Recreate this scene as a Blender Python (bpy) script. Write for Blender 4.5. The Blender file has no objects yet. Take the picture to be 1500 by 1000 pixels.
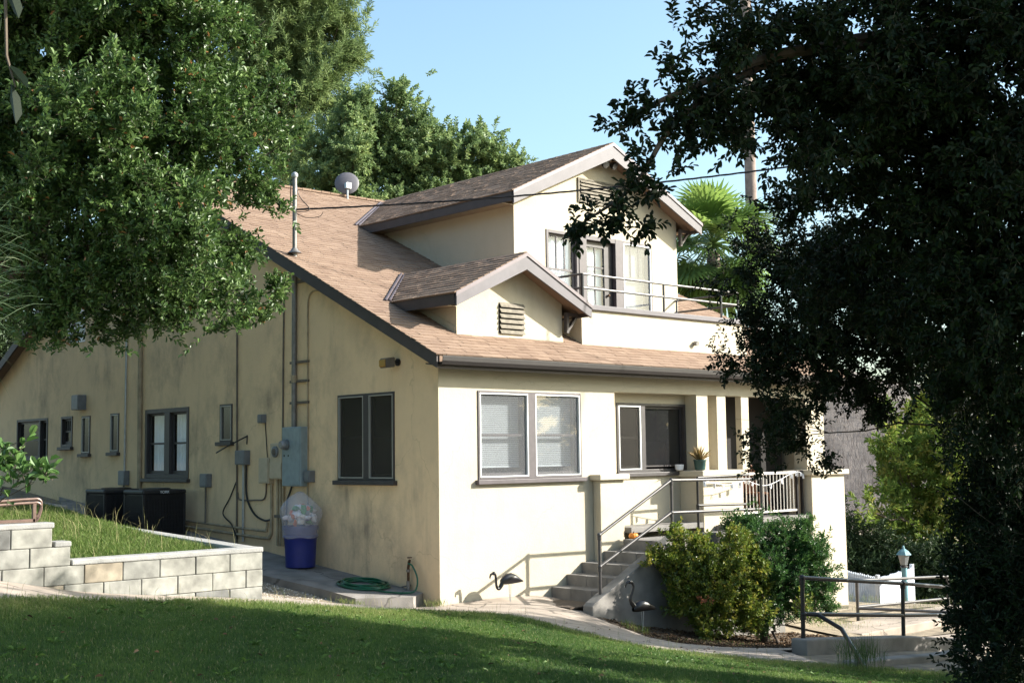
import bpy, bmesh, math, random
import numpy as np
from mathutils import Vector, Matrix
from mathutils.geometry import tessellate_polygon, delaunay_2d_cdt

S = bpy.context.scene
COL = S.collection
rng = np.random.default_rng(7)
random.seed(7)

# ------------------------------------------------------------------ camera
cam_d = bpy.data.cameras.new('camera')
cam = bpy.data.objects.new('camera', cam_d)
COL.objects.link(cam)
cam.matrix_world = Matrix(((0.733985, -0.050614, -0.677277, -12.5363),
                           (-0.679035, -0.07429, -0.730338, -15.2185),
                           (-0.013349, 0.995951, -0.088896, 2.29067),
                           (0, 0, 0, 1)))
cam_d.sensor_width = 36.0
cam_d.sensor_fit = 'HORIZONTAL'
cam_d.lens = 36.0 * 1855.55 / 1500.0
cam_d.clip_start = 0.05
cam_d.clip_end = 3000
S.camera = cam

# ------------------------------------------------------------------ sky, sun, exposure
SUN_EL, SUN_AZ = 26.7, 50.0         # azimuth away from the front wall's normal, towards +X
sx = math.sin(math.radians(SUN_AZ)) * math.cos(math.radians(SUN_EL))
sy = -math.cos(math.radians(SUN_AZ)) * math.cos(math.radians(SUN_EL))
sz = math.sin(math.radians(SUN_EL))
W = bpy.data.worlds.new('World')
S.world = W
W.use_nodes = True
nt = W.node_tree
for n in list(nt.nodes):
    nt.nodes.remove(n)
sky = nt.nodes.new('ShaderNodeTexSky')
sky.sky_type = 'NISHITA'
sky.sun_disc = False
sky.sun_elevation = math.radians(SUN_EL)
sky.sun_rotation = math.radians(180.0 - SUN_AZ)
sky.air_density = 1.0
sky.dust_density = 2.5
sky.ozone_density = 1.0
bg = nt.nodes.new('ShaderNodeBackground')
bg.inputs[1].default_value = 0.12
wo = nt.nodes.new('ShaderNodeOutputWorld')
tint = nt.nodes.new('ShaderNodeMix')
tint.data_type = 'RGBA'
tint.blend_type = 'MULTIPLY'
tint.inputs['Factor'].default_value = 1.0
tint.inputs['B'].default_value = (0.93, 1.05, 1.02, 1)
nt.links.new(sky.outputs[0], tint.inputs['A'])
nt.links.new(tint.outputs['Result'], bg.inputs[0])
nt.links.new(bg.outputs[0], wo.inputs[0])
sun_d = bpy.data.lights.new('sun', 'SUN')
sun_d.energy = 5.0
sun_d.angle = math.radians(0.53)
sun_d.color = (1.0, 0.95, 0.87)
sun = bpy.data.objects.new('sun', sun_d)
COL.objects.link(sun)
sun.rotation_euler = Vector((sx, sy, sz)).to_track_quat('Z', 'Y').to_euler()
S.view_settings.view_transform = 'Standard'
S.view_settings.look = 'None'
S.view_settings.exposure = 1.4
S.view_settings.gamma = 1.0
S.cycles.max_bounces = 8
S.cycles.transparent_max_bounces = 12

# ------------------------------------------------------------------ tagging
def tag(o, label=None, cat=None, group=None, kind=None):
    if label: o['label'] = label
    if cat: o['category'] = cat
    if group: o['group'] = group
    if kind: o['kind'] = kind
    return o

def thing(name, label, cat, loc=(0, 0, 0), group=None):
    o = bpy.data.objects.new(name, None)
    o.empty_display_size = 0.2
    COL.objects.link(o)
    o.location = loc
    return tag(o, label, cat, group)

def link(name, me, mat, parent=None):
    o = bpy.data.objects.new(name, me)
    COL.objects.link(o)
    if mat is not None:
        me.materials.append(mat)
    if parent is not None:
        o.parent = parent
        m = Matrix.Identity(4)
        p = parent
        while p is not None:
            m = Matrix.Translation(p.location) @ m
            p = p.parent
        o.location = -m.translation      # meshes are written in place coordinates
    return o

def copy_tree(o, delta, parent=None):
    c = o.copy()
    COL.objects.link(c)
    if parent is None:
        c.location = o.location + Vector(delta)
    else:
        c.parent = parent
    for ch in [k for k in bpy.data.objects if k.parent == o]:
        copy_tree(ch, delta, c)
    return c

# ------------------------------------------------------------------ mesh builder
def basis(axis):
    a = Vector(axis).normalized()
    h = Vector((0, 0, 1)) if abs(a.z) < 0.95 else Vector((1, 0, 0))
    u = a.cross(h).normalized()
    return u, a.cross(u).normalized()

class MB:
    def __init__(s):
        s.v, s.f, s.t, s.tone = [], [], [], None
    def add(s, vs, fs, tone=0.5):
        b = len(s.v)
        s.v += [tuple(p) for p in vs]
        s.f += [tuple(b + i for i in f) for f in fs]
        s.t += [tone] * len(vs)
        return s
    def box(s, x0, x1, y0, y1, z0, z1, tone=0.5):
        vs = [(x, y, z) for z in (z0, z1) for y in (y0, y1) for x in (x0, x1)]
        return s.add(vs, [(0, 2, 3, 1), (4, 5, 7, 6), (0, 1, 5, 4), (2, 6, 7, 3), (0, 4, 6, 2), (1, 3, 7, 5)], tone)
    def frame_box(s, F, u0, u1, n0, n1, z0, z1, tone=0.5):
        O, U, N = F
        vs = []
        for z in (z0, z1):
            for n in (n0, n1):
                for u in (u0, u1):
                    vs.append((O[0] + U[0] * u + N[0] * n, O[1] + U[1] * u + N[1] * n, O[2] + z))
        return s.add(vs, [(0, 2, 3, 1), (4, 5, 7, 6), (0, 1, 5, 4), (2, 6, 7, 3), (0, 4, 6, 2), (1, 3, 7, 5)], tone)
    def prism(s, poly, ext, tone=0.5):
        n = len(poly)
        e = Vector(ext)
        a = [Vector(p) for p in poly]
        vs = a + [p + e for p in a]
        fs = [tuple(range(n - 1, -1, -1)), tuple(range(n, 2 * n))]
        fs += [(i, (i + 1) % n, n + (i + 1) % n, n + i) for i in range(n)]
        return s.add(vs, fs, tone)
    def tube(s, pts, r, n=8, caps=True, tone=0.5):
        pts = [Vector(p) for p in pts]
        rs = r if isinstance(r, (list, tuple)) else [r] * len(pts)
        vs, fs = [], []
        pu = None
        for i, p in enumerate(pts):
            if i == 0: d = pts[1] - p
            elif i == len(pts) - 1: d = p - pts[i - 1]
            else: d = (pts[i + 1] - p).normalized() + (p - pts[i - 1]).normalized()
            if d.length < 1e-9: d = Vector((0, 0, 1))
            d.normalize()
            if pu is None: u, w = basis(d)
            else:
                u = (pu - d * pu.dot(d))
                if u.length < 1e-6: u, _ = basis(d)
                u.normalize()
                w = d.cross(u)
            pu = u
            for k in range(n):
                a = 2 * math.pi * k / n
                vs.append(p + (u * math.cos(a) + w * math.sin(a)) * rs[i])
        for i in range(len(pts) - 1):
            for k in range(n):
                fs.append((i * n + k, i * n + (k + 1) % n, (i + 1) * n + (k + 1) % n, (i + 1) * n + k))
        if caps:
            fs.append(tuple(range(n - 1, -1, -1)))
            fs.append(tuple((len(pts) - 1) * n + k for k in range(n)))
        return s.add(vs, fs, tone)
    def lathe(s, prof, c, axis=(0, 0, 1), n=24, tone=0.5):
        a = Vector(axis).normalized()
        u, w = basis(a)
        c = Vector(c)
        vs, fs = [], []
        for r, h in prof:
            for k in range(n):
                t = 2 * math.pi * k / n
                vs.append(c + a * h + (u * math.cos(t) + w * math.sin(t)) * r)
        for i in range(len(prof) - 1):
            for k in range(n):
                fs.append((i * n + k, i * n + (k + 1) % n, (i + 1) * n + (k + 1) % n, (i + 1) * n + k))
        fs.append(tuple(range(n)))
        fs.append(tuple((len(prof) - 1) * n + k for k in range(n)))
        return s.add(vs, fs, tone)
    def ball(s, c, r, n=10, m=7, tone=0.5, jit=0.0):
        rx, ry, rz = r if isinstance(r, (tuple, list)) else (r, r, r)
        vs, fs = [], []
        for i in range(1, m):
            p = math.pi * i / m
            for k in range(n):
                t = 2 * math.pi * k / n
                q = 1 + random.uniform(-jit, jit)
                vs.append((c[0] + rx * q * math.sin(p) * math.cos(t), c[1] + ry * q * math.sin(p) * math.sin(t), c[2] + rz * q * math.cos(p)))
        b = len(vs)
        vs += [(c[0], c[1], c[2] + rz), (c[0], c[1], c[2] - rz)]
        for i in range(m - 2):
            for k in range(n):
                fs.append((i * n + k, (i + 1) * n + k, (i + 1) * n + (k + 1) % n, i * n + (k + 1) % n))
        for k in range(n):
            fs.append((b, k, (k + 1) % n))
            fs.append((b + 1, (m - 2) * n + (k + 1) % n, (m - 2) * n + k))
        return s.add(vs, fs, tone)
    def build(s, name, mat, parent=None, smooth=False, bevel=0, recalc=True):
        me = bpy.data.meshes.new(name)
        me.from_pydata(s.v, [], s.f)
        at = me.attributes.new('tone', 'FLOAT', 'POINT')
        at.data.foreach_set('value', np.array(s.t, dtype=np.float32))
        if recalc:
            bm = bmesh.new()
            bm.from_mesh(me)
            bmesh.ops.recalc_face_normals(bm, faces=bm.faces)
            bm.to_mesh(me)
            bm.free()
        if smooth:
            me.polygons.foreach_set('use_smooth', [True] * len(me.polygons))
            me.update()
        o = link(name, me, mat, parent)
        if smooth:
            try: me.set_sharp_from_angle(angle=math.radians(40))
            except Exception: pass
        if bevel:
            m = o.modifiers.new('bevel', 'BEVEL')
            m.width = bevel
            m.segments = 2
            m.limit_method = 'ANGLE'
        return o

def fast_mesh(name, verts, nper, mat, parent=None, tone=None, smooth=False):
    """verts (F, nper, 3): one polygon each"""
    nf = verts.shape[0]
    me = bpy.data.meshes.new(name)
    me.vertices.add(nf * nper)
    me.vertices.foreach_set('co', np.ascontiguousarray(verts, dtype=np.float32).ravel())
    me.loops.add(nf * nper)
    me.loops.foreach_set('vertex_index', np.arange(nf * nper, dtype=np.int32))
    me.polygons.add(nf)
    me.polygons.foreach_set('loop_start', np.arange(0, nf * nper, nper, dtype=np.int32))
    if tone is not None:
        at = me.attributes.new('tone', 'FLOAT', 'POINT')
        at.data.foreach_set('value', np.repeat(tone, nper).astype(np.float32))
    me.update(calc_edges=True)
    me.validate()
    return link(name, me, mat, parent)

# ------------------------------------------------------------------ materials
def mat(name, base, rough=0.8, metal=0.0, noise=0.0, nscale=6.0, bump=0.0, bscale=60.0, dark=None, spec=0.4, coords='Object'):
    m = bpy.data.materials.new(name)
    m.use_nodes = True
    t = m.node_tree
    p = t.nodes['Principled BSDF']
    p.inputs['Roughness'].default_value = rough
    p.inputs['Metallic'].default_value = metal
    p.inputs['Specular IOR Level'].default_value = spec
    p.inputs['Base Color'].default_value = (*base, 1)
    tc = t.nodes.new('ShaderNodeTexCoord')
    if noise:
        nz = t.nodes.new('ShaderNodeTexNoise')
        nz.inputs['Scale'].default_value = nscale
        nz.inputs['Detail'].default_value = 6
        t.links.new(tc.outputs[coords], nz.inputs['Vector'])
        r = t.nodes.new('ShaderNodeValToRGB')
        d = dark or tuple(c * (1 - noise) for c in base)
        r.color_ramp.elements[0].color = (*d, 1)
        r.color_ramp.elements[0].position = 0.3
        r.color_ramp.elements[1].color = (*[min(1, c * (1 + noise * 0.25)) for c in base], 1)
        r.color_ramp.elements[1].position = 0.7
        t.links.new(nz.outputs['Fac'], r.inputs['Fac'])
        t.links.new(r.outputs['Color'], p.inputs['Base Color'])
    if bump:
        n2 = t.nodes.new('ShaderNodeTexNoise')
        n2.inputs['Scale'].default_value = bscale
        n2.inputs['Detail'].default_value = 4
        t.links.new(tc.outputs[coords], n2.inputs['Vector'])
        b = t.nodes.new('ShaderNodeBump')
        b.inputs['Strength'].default_value = bump
        b.inputs['Distance'].default_value = 0.01
        t.links.new(n2.outputs['Fac'], b.inputs['Height'])
        t.links.new(b.outputs['Normal'], p.inputs['Normal'])
    return m

def tone_mat(name, stops, rough=0.6, spec=0.4, trans=0.0, tcol=None, noise=0.0, nscale=20, bump=0.0):
    """colour by the per-vertex 'tone' attribute"""
    m = bpy.data.materials.new(name)
    m.use_nodes = True
    t = m.node_tree
    p = t.nodes['Principled BSDF']
    p.inputs['Roughness'].default_value = rough
    p.inputs['Specular IOR Level'].default_value = spec
    a = t.nodes.new('ShaderNodeAttribute')
    a.attribute_name = 'tone'
    r = t.nodes.new('ShaderNodeValToRGB')
    el = r.color_ramp.elements
    while len(el) < len(stops):
        el.new(0.5)
    for e, (pos, c) in zip(el, stops):
        e.position = pos
        e.color = (*c, 1)
    t.links.new(a.outputs['Fac'], r.inputs['Fac'])
    col = r.outputs['Color']
    if noise:
        tc = t.nodes.new('ShaderNodeTexCoord')
        nz = t.nodes.new('ShaderNodeTexNoise')
        nz.inputs['Scale'].default_value = nscale
        nz.inputs['Detail'].default_value = 6
        t.links.new(tc.outputs['Object'], nz.inputs['Vector'])
        mr = t.nodes.new('ShaderNodeMapRange')
        mr.inputs[1].default_value = 0.3
        mr.inputs[2].default_value = 0.7
        mr.inputs[3].default_value = 1 - noise
        mr.inputs[4].default_value = 1 + noise
        t.links.new(nz.outputs['Fac'], mr.inputs[0])
        mx = t.nodes.new('ShaderNodeVectorMath')
        mx.operation = 'SCALE'
        t.links.new(col, mx.inputs[0])
        t.links.new(mr.outputs[0], mx.inputs['Scale'])
        col = mx.outputs[0]
        if bump:
            b = t.nodes.new('ShaderNodeBump')
            b.inputs['Strength'].default_value = bump
            b.inputs['Distance'].default_value = 0.01
            t.links.new(nz.outputs['Fac'], b.inputs['Height'])
            t.links.new(b.outputs['Normal'], p.inputs['Normal'])
    t.links.new(col, p.inputs['Base Color'])
    if trans:
        tr = t.nodes.new('ShaderNodeBsdfTranslucent')
        if tcol:
            tr.inputs['Color'].default_value = (*tcol, 1)
        else:
            t.links.new(col, tr.inputs['Color'])
        mx = t.nodes.new('ShaderNodeMixShader')
        mx.inputs['Fac'].default_value = trans
        out = t.nodes['Material Output']
        t.links.new(p.outputs[0], mx.inputs[1])
        t.links.new(tr.outputs[0], mx.inputs[2])
        t.links.new(mx.outputs[0], out.inputs[0])
    return m

def stucco(name, base, grime, amount, streak):
    m = bpy.data.materials.new(name)
    m.use_nodes = True
    t = m.node_tree
    L = t.links.new
    p = t.nodes['Principled BSDF']
    p.inputs['Roughness'].default_value = 0.92
    p.inputs['Specular IOR Level'].default_value = 0.2
    tc = t.nodes.new('ShaderNodeTexCoord')
    def noise(scale, sc=(1, 1, 1), det=6, rough=0.55):
        mp = t.nodes.new('ShaderNodeMapping')
        mp.inputs['Scale'].default_value = sc
        L(tc.outputs['Object'], mp.inputs['Vector'])
        n = t.nodes.new('ShaderNodeTexNoise')
        n.inputs['Scale'].default_value = scale
        n.inputs['Detail'].default_value = det
        n.inputs['Roughness'].default_value = rough
        L(mp.outputs[0], n.inputs['Vector'])
        return n.outputs['Fac']
    def rng_(v, a, b, c, d):
        q = t.nodes.new('ShaderNodeMapRange')
        q.inputs[1].default_value, q.inputs[2].default_value = a, b
        q.inputs[3].default_value, q.inputs[4].default_value = c, d
        L(v, q.inputs[0])
        return q.outputs[0]
    def math_(op, a, b):
        q = t.nodes.new('ShaderNodeMath')
        q.operation = op
        for k, x in enumerate((a, b)):
            if isinstance(x, (int, float)): q.inputs[k].default_value = x
            else: L(x, q.inputs[k])
        q.use_clamp = True
        return q.outputs[0]
    big = rng_(noise(0.5), 0.40, 0.66, 0, 1)
    blot = rng_(noise(1.7, (1, 1, 0.75), 9, 0.68), 0.42, 0.72, 0, 1)
    stk = rng_(noise(2.6, (1.0, 1.0, 0.16), 9, 0.7), 0.54, 0.80, 0, 1)
    f = math_('MULTIPLY', math_('ADD', math_('MULTIPLY', blot, 0.75), math_('MULTIPLY', stk, streak)), math_('ADD', big, 0.18))
    f = math_('MULTIPLY', f, amount)
    mx = t.nodes.new('ShaderNodeMix')
    mx.data_type = 'RGBA'
    mx.inputs['A'].default_value = (*base, 1)
    mx.inputs['B'].default_value = (*grime, 1)
    L(f, mx.inputs['Factor'])
    L(mx.outputs['Result'], p.inputs['Base Color'])
    b = t.nodes.new('ShaderNodeBump')
    b.inputs['Strength'].default_value = 0.55
    b.inputs['Distance'].default_value = 0.014
    bb = math_('ADD', math_('MULTIPLY', noise(38, det=5), 0.5), math_('MULTIPLY', noise(7, det=3), 0.5))
    L(bb, b.inputs['Height'])
    L(b.outputs['Normal'], p.inputs['Normal'])
    return m

def glass(name, tint, density, rough=0.02, ior=1.5, body=None):
    """window glass: reflection over a see-through tint, with an optional share of dusty screen body"""
    m = bpy.data.materials.new(name)
    m.use_nodes = True
    t = m.node_tree
    for n in list(t.nodes):
        t.nodes.remove(n)
    out = t.nodes.new('ShaderNodeOutputMaterial')
    tr = t.nodes.new('ShaderNodeBsdfTransparent')
    tr.inputs[0].default_value = (*tint, 1)
    gl = t.nodes.new('ShaderNodeBsdfGlossy')
    gl.inputs['Roughness'].default_value = rough
    fr = t.nodes.new('ShaderNodeFresnel')
    fr.inputs[0].default_value = ior
    src = tr.outputs[0]
    if body:
        df = t.nodes.new('ShaderNodeBsdfDiffuse')
        df.inputs[0].default_value = (*body, 1)
        mb = t.nodes.new('ShaderNodeMixShader')
        mb.inputs[0].default_value = density
        t.links.new(src, mb.inputs[1])
        t.links.new(df.outputs[0], mb.inputs[2])
        src = mb.outputs[0]
    mx = t.nodes.new('ShaderNodeMixShader')
    ge = t.nodes.new('ShaderNodeNewGeometry')
    inv = t.nodes.new('ShaderNodeMath')
    inv.operation = 'SUBTRACT'
    inv.inputs[0].default_value = 1.0
    t.links.new(ge.outputs['Backfacing'], inv.inputs[1])
    mul = t.nodes.new('ShaderNodeMath')
    mul.operation = 'MULTIPLY'
    t.links.new(fr.outputs[0], mul.inputs[0])
    t.links.new(inv.outputs[0], mul.inputs[1])
    t.links.new(mul.outputs[0], mx.inputs[0])
    t.links.new(src, mx.inputs[1])
    t.links.new(gl.outputs[0], mx.inputs[2])
    t.links.new(mx.outputs[0], out.inputs[0])
    return m

M = {}
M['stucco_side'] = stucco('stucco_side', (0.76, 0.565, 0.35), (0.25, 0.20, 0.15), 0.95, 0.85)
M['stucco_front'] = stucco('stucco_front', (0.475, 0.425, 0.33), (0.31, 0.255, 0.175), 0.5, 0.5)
M['trim'] = mat('trim', (0.085, 0.072, 0.076), 0.55, noise=0.2, nscale=9, bump=0.05)
M['trim_dark'] = mat('trim_dark', (0.052, 0.045, 0.045), 0.5, noise=0.25, nscale=9)
M['fascia'] = mat('fascia', (0.095, 0.085, 0.096), 0.55, noise=0.18, nscale=5, bump=0.06)
M['fascia_dark'] = mat('fascia_dark', (0.062, 0.050, 0.048), 0.6, noise=0.2, nscale=5, bump=0.06)
M['soffit'] = mat('soffit', (0.33, 0.27, 0.20), 0.8, noise=0.15)
M['gutter'] = mat('gutter', (0.030, 0.026, 0.026), 0.42, noise=0.2)
M['flash'] = mat('flash', (0.115, 0.095, 0.105), 0.45, metal=0.2, noise=0.2)
M['roof'] = tone_mat('roof', [(0.0, (0.172, 0.116, 0.086)), (0.5, (0.226, 0.158, 0.117)), (1.0, (0.272, 0.196, 0.146))], 0.95, 0.12, noise=0.10, nscale=60, bump=0.3)
M['vent'] = mat('vent', (0.21, 0.185, 0.145), 0.8, noise=0.4, nscale=12)
M['black'] = mat('black', (0.006, 0.006, 0.006), 0.9)
M['screen_edge'] = mat('screen_edge', (0.72, 0.74, 0.76), 0.4, metal=0.3)
M['screen_edge_grey'] = mat('screen_edge_grey', (0.34, 0.33, 0.30), 0.45, metal=0.2)
M['blind'] = mat('blind', (0.64, 0.68, 0.72), 0.6)
M['curtain_sky'] = mat('curtain_sky', (0.86, 0.91, 0.98), 0.9, noise=0.05, nscale=5)  # bluish white: sky reflection of the upper panes put into the cloth colour
M['glass_screened'] = glass('glass_screened', (0.92, 0.92, 0.92), 0.38, body=(0.20, 0.205, 0.215))
M['glass_dark'] = glass('glass_dark', (0.55, 0.58, 0.58), 0.5, body=(0.03, 0.03, 0.032))
M['glass_shade'] = glass('glass_shade', (0.6, 0.6, 0.58), 0.5, rough=0.25, ior=1.25, body=(0.05, 0.046, 0.042))
M['glass_clear'] = glass('glass_clear', (0.95, 0.97, 0.97), 0.0)
M['pipe_grey'] = mat('pipe_grey', (0.22, 0.21, 0.20), 0.5, metal=0.4, noise=0.3, nscale=9)
M['galv'] = mat('galv', (0.42, 0.44, 0.45), 0.42, metal=0.6, noise=0.2, nscale=14)
M['conduit_painted'] = mat('conduit_painted', (0.40, 0.32, 0.21), 0.75, noise=0.35, nscale=6)
M['conduit_dark'] = mat('conduit_dark', (0.15, 0.125, 0.10), 0.7, noise=0.3)
M['box_blue'] = mat('box_blue', (0.24, 0.30, 0.32), 0.5, metal=0.1, noise=0.15, nscale=10)
M['box_grey'] = mat('box_grey', (0.17, 0.18, 0.19), 0.5, metal=0.1, noise=0.2, nscale=10)
M['box_beige'] = mat('box_beige', (0.50, 0.42, 0.30), 0.7, noise=0.15, nscale=8)
M['cable'] = mat('cable', (0.012, 0.012, 0.013), 0.5)
M['cable_white'] = mat('cable_white', (0.55, 0.52, 0.48), 0.5)
M['meter_glass'] = mat('meter_glass', (0.22, 0.23, 0.24), 0.08, spec=0.9)
M['bin'] = mat('bin', (0.012, 0.022, 0.17), 0.42, noise=0.15, nscale=12)
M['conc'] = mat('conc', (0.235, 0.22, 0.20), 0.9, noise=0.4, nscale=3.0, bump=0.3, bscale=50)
M['conc_path'] = mat('conc_path', (0.34, 0.285, 0.235), 0.92, noise=0.3, nscale=2.2, bump=0.3, bscale=45)
M['conc_step'] = mat('conc_step', (0.20, 0.19, 0.178), 0.9, noise=0.28, nscale=5, bump=0.2)
M['slab'] = mat('slab', (0.26, 0.24, 0.22), 0.92, noise=0.4, nscale=2.5, bump=0.3)
M['block'] = tone_mat('block', [(0.0, (0.12, 0.12, 0.118)), (0.45, (0.235, 0.232, 0.21)), (0.75, (0.28, 0.272, 0.238)), (1.0, (0.29, 0.235, 0.165))], 0.95, 0.15, noise=0.34, nscale=7, bump=0.7)
M['mortar'] = mat('mortar', (0.20, 0.19, 0.17), 0.95, noise=0.3, nscale=20)
M['cap'] = mat('cap', (0.33, 0.325, 0.31), 0.95, noise=0.3, nscale=5, bump=0.5)
M['rail_metal'] = mat('rail_metal', (0.075, 0.07, 0.068), 0.38, metal=0.2, noise=0.25, nscale=12)
M['rail_dark'] = mat('rail_dark', (0.022, 0.02, 0.02), 0.38, metal=0.1, noise=0.3, nscale=12)
M['rail_brown'] = mat('rail_brown', (0.16, 0.105, 0.085), 0.45, metal=0.3, noise=0.3, nscale=12)
M['rail_white'] = mat('rail_white', (0.66, 0.62, 0.56), 0.5, noise=0.12)
M['ac'] = mat('ac', (0.020, 0.019, 0.021), 0.45, noise=0.2)
M['plastic_black'] = mat('plastic_black', (0.012, 0.011, 0.012), 0.3, spec=0.6)
M['wood'] = mat('wood', (0.20, 0.075, 0.032), 0.5, noise=0.35, nscale=9)
M['door_wood'] = mat('door_wood', (0.42, 0.22, 0.14), 0.6, noise=0.3, nscale=4)
M['white'] = mat('white', (0.80, 0.80, 0.82), 0.5, noise=0.08)
M['fence_white'] = mat('fence_white', (0.72, 0.76, 0.82), 0.7, noise=0.1, nscale=4)
M['lamp_blue'] = mat('lamp_blue', (0.16, 0.30, 0.34), 0.5, noise=0.15)
M['hose'] = mat('hose', (0.01, 0.10, 0.05), 0.3, noise=0.3, nscale=12)
M['brass'] = mat('brass', (0.10, 0.055, 0.03), 0.6, metal=0.5, noise=0.4, nscale=30)
M['mat_fibre'] = mat('mat_fibre', (0.10, 0.075, 0.055), 0.95, noise=0.5, nscale=30, bump=0.5)
M['pumpkin'] = mat('pumpkin', (0.75, 0.25, 0.03), 0.5)
M['pot_green'] = mat('pot_green', (0.02, 0.06, 0.055), 0.35)
M['dish'] = mat('dish', (0.12, 0.115, 0.13), 0.5, noise=0.12)
M['bark'] = mat('bark', (0.10, 0.075, 0.055), 0.95, noise=0.5, nscale=7, bump=0.6, bscale=25)
M['bark_palm'] = mat('bark_palm', (0.28, 0.22, 0.19), 0.95, noise=0.35, nscale=6, bump=0.5, bscale=18)
M['twig'] = mat('twig', (0.13, 0.10, 0.075), 0.9, noise=0.4)
M['soil'] = mat('soil', (0.10, 0.072, 0.048), 1.0, noise=0.55, nscale=9, bump=0.8, bscale=35)
M['dry_ground'] = mat('dry_ground', (0.27, 0.22, 0.155), 1.0, noise=0.5, nscale=4, bump=0.8, bscale=40)
M['turf'] = mat('turf', (0.045, 0.085, 0.018), 1.0, noise=0.6, nscale=5, bump=0.6, bscale=60)
M['hill'] = mat('hill', (0.20, 0.17, 0.15), 1.0, noise=0.5, nscale=0.4, bump=0.6, bscale=2)
M['dark_room'] = mat('dark_room', (0.025, 0.022, 0.02), 0.9)
M['bag'] = glass('bag', (0.95, 0.95, 0.98), 0.24, rough=0.15, ior=1.3, body=(0.75, 0.75, 0.84))
G_ = lambda a, b, c: [(0.0, a), (0.55, b), (1.0, c)]
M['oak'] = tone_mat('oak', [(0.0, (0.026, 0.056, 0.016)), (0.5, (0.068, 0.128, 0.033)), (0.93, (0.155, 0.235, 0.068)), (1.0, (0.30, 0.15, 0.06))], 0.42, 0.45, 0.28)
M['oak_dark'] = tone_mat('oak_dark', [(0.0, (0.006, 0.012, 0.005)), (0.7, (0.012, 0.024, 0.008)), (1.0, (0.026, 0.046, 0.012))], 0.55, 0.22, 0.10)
M['pine'] = tone_mat('pine', G_((0.10, 0.155, 0.065), (0.19, 0.265, 0.10), (0.32, 0.39, 0.15)), 0.6, 0.3, 0.42)
M['tree_green'] = tone_mat('tree_green', G_((0.09, 0.145, 0.06), (0.19, 0.275, 0.11), (0.34, 0.41, 0.16)), 0.5, 0.4, 0.42)
M['bush_yellow'] = tone_mat('bush_yellow', G_((0.07, 0.12, 0.018), (0.16, 0.21, 0.03), (0.36, 0.31, 0.055)), 0.4, 0.5, 0.32)
M['bush_dark'] = tone_mat('bush_dark', G_((0.028, 0.08, 0.024), (0.065, 0.15, 0.038), (0.12, 0.22, 0.05)), 0.38, 0.5, 0.28)
M['bush_far'] = tone_mat('bush_far', G_((0.09, 0.15, 0.025), (0.18, 0.25, 0.045), (0.36, 0.32, 0.085)), 0.6, 0.3, 0.38)
M['tree_yellow'] = tone_mat('tree_yellow', G_((0.16, 0.20, 0.03), (0.30, 0.32, 0.045), (0.42, 0.40, 0.07)), 0.6, 0.3, 0.35)
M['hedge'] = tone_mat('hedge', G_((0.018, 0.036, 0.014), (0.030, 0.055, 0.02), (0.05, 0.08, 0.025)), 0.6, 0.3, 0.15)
M['palm'] = tone_mat('palm', G_((0.06, 0.11, 0.03), (0.13, 0.22, 0.055), (0.28, 0.40, 0.10)), 0.42, 0.5, 0.35)
M['dry_brush'] = tone_mat('dry_brush', G_((0.15, 0.125, 0.115), (0.25, 0.215, 0.20), (0.36, 0.32, 0.30)), 0.9, 0.1, 0.1)
M['big_leaf'] = tone_mat('big_leaf', G_((0.05, 0.12, 0.03), (0.10, 0.19, 0.05), (0.18, 0.28, 0.09)), 0.35, 0.5, 0.25)
M['reed'] = tone_mat('reed', G_((0.06, 0.11, 0.05), (0.10, 0.15, 0.075), (0.18, 0.22, 0.12)), 0.5, 0.4, 0.2)
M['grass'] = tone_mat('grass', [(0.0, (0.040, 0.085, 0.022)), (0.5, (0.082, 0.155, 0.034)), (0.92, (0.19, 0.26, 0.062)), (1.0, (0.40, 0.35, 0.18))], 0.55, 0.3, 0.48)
M['grass_wild'] = tone_mat('grass_wild', [(0.0, (0.07, 0.13, 0.025)), (0.6, (0.13, 0.19, 0.04)), (1.0, (0.40, 0.34, 0.18))], 0.6, 0.3, 0.4)
M['litter'] = tone_mat('litter', G_((0.06, 0.036, 0.022), (0.12, 0.075, 0.045), (0.22, 0.15, 0.09)), 0.9, 0.1)
M['dead_leaf'] = tone_mat('dead_leaf', G_((0.16, 0.055, 0.025), (0.28, 0.10, 0.05), (0.36, 0.17, 0.09)), 0.8, 0.1)
M['pot_plant'] = tone_mat('pot_plant', G_((0.10, 0.09, 0.03), (0.26, 0.17, 0.06), (0.45, 0.30, 0.15)), 0.7, 0.2, 0.2)
M['trash'] = tone_mat('trash', [(0.0, (0.75, 0.74, 0.76)), (0.4, (0.80, 0.72, 0.60)), (0.55, (0.10, 0.30, 0.08)), (0.7, (0.22, 0.10, 0.36)), (0.85, (0.80, 0.16, 0.03)), (1.0, (0.85, 0.85, 0.88))], 0.6)

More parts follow.
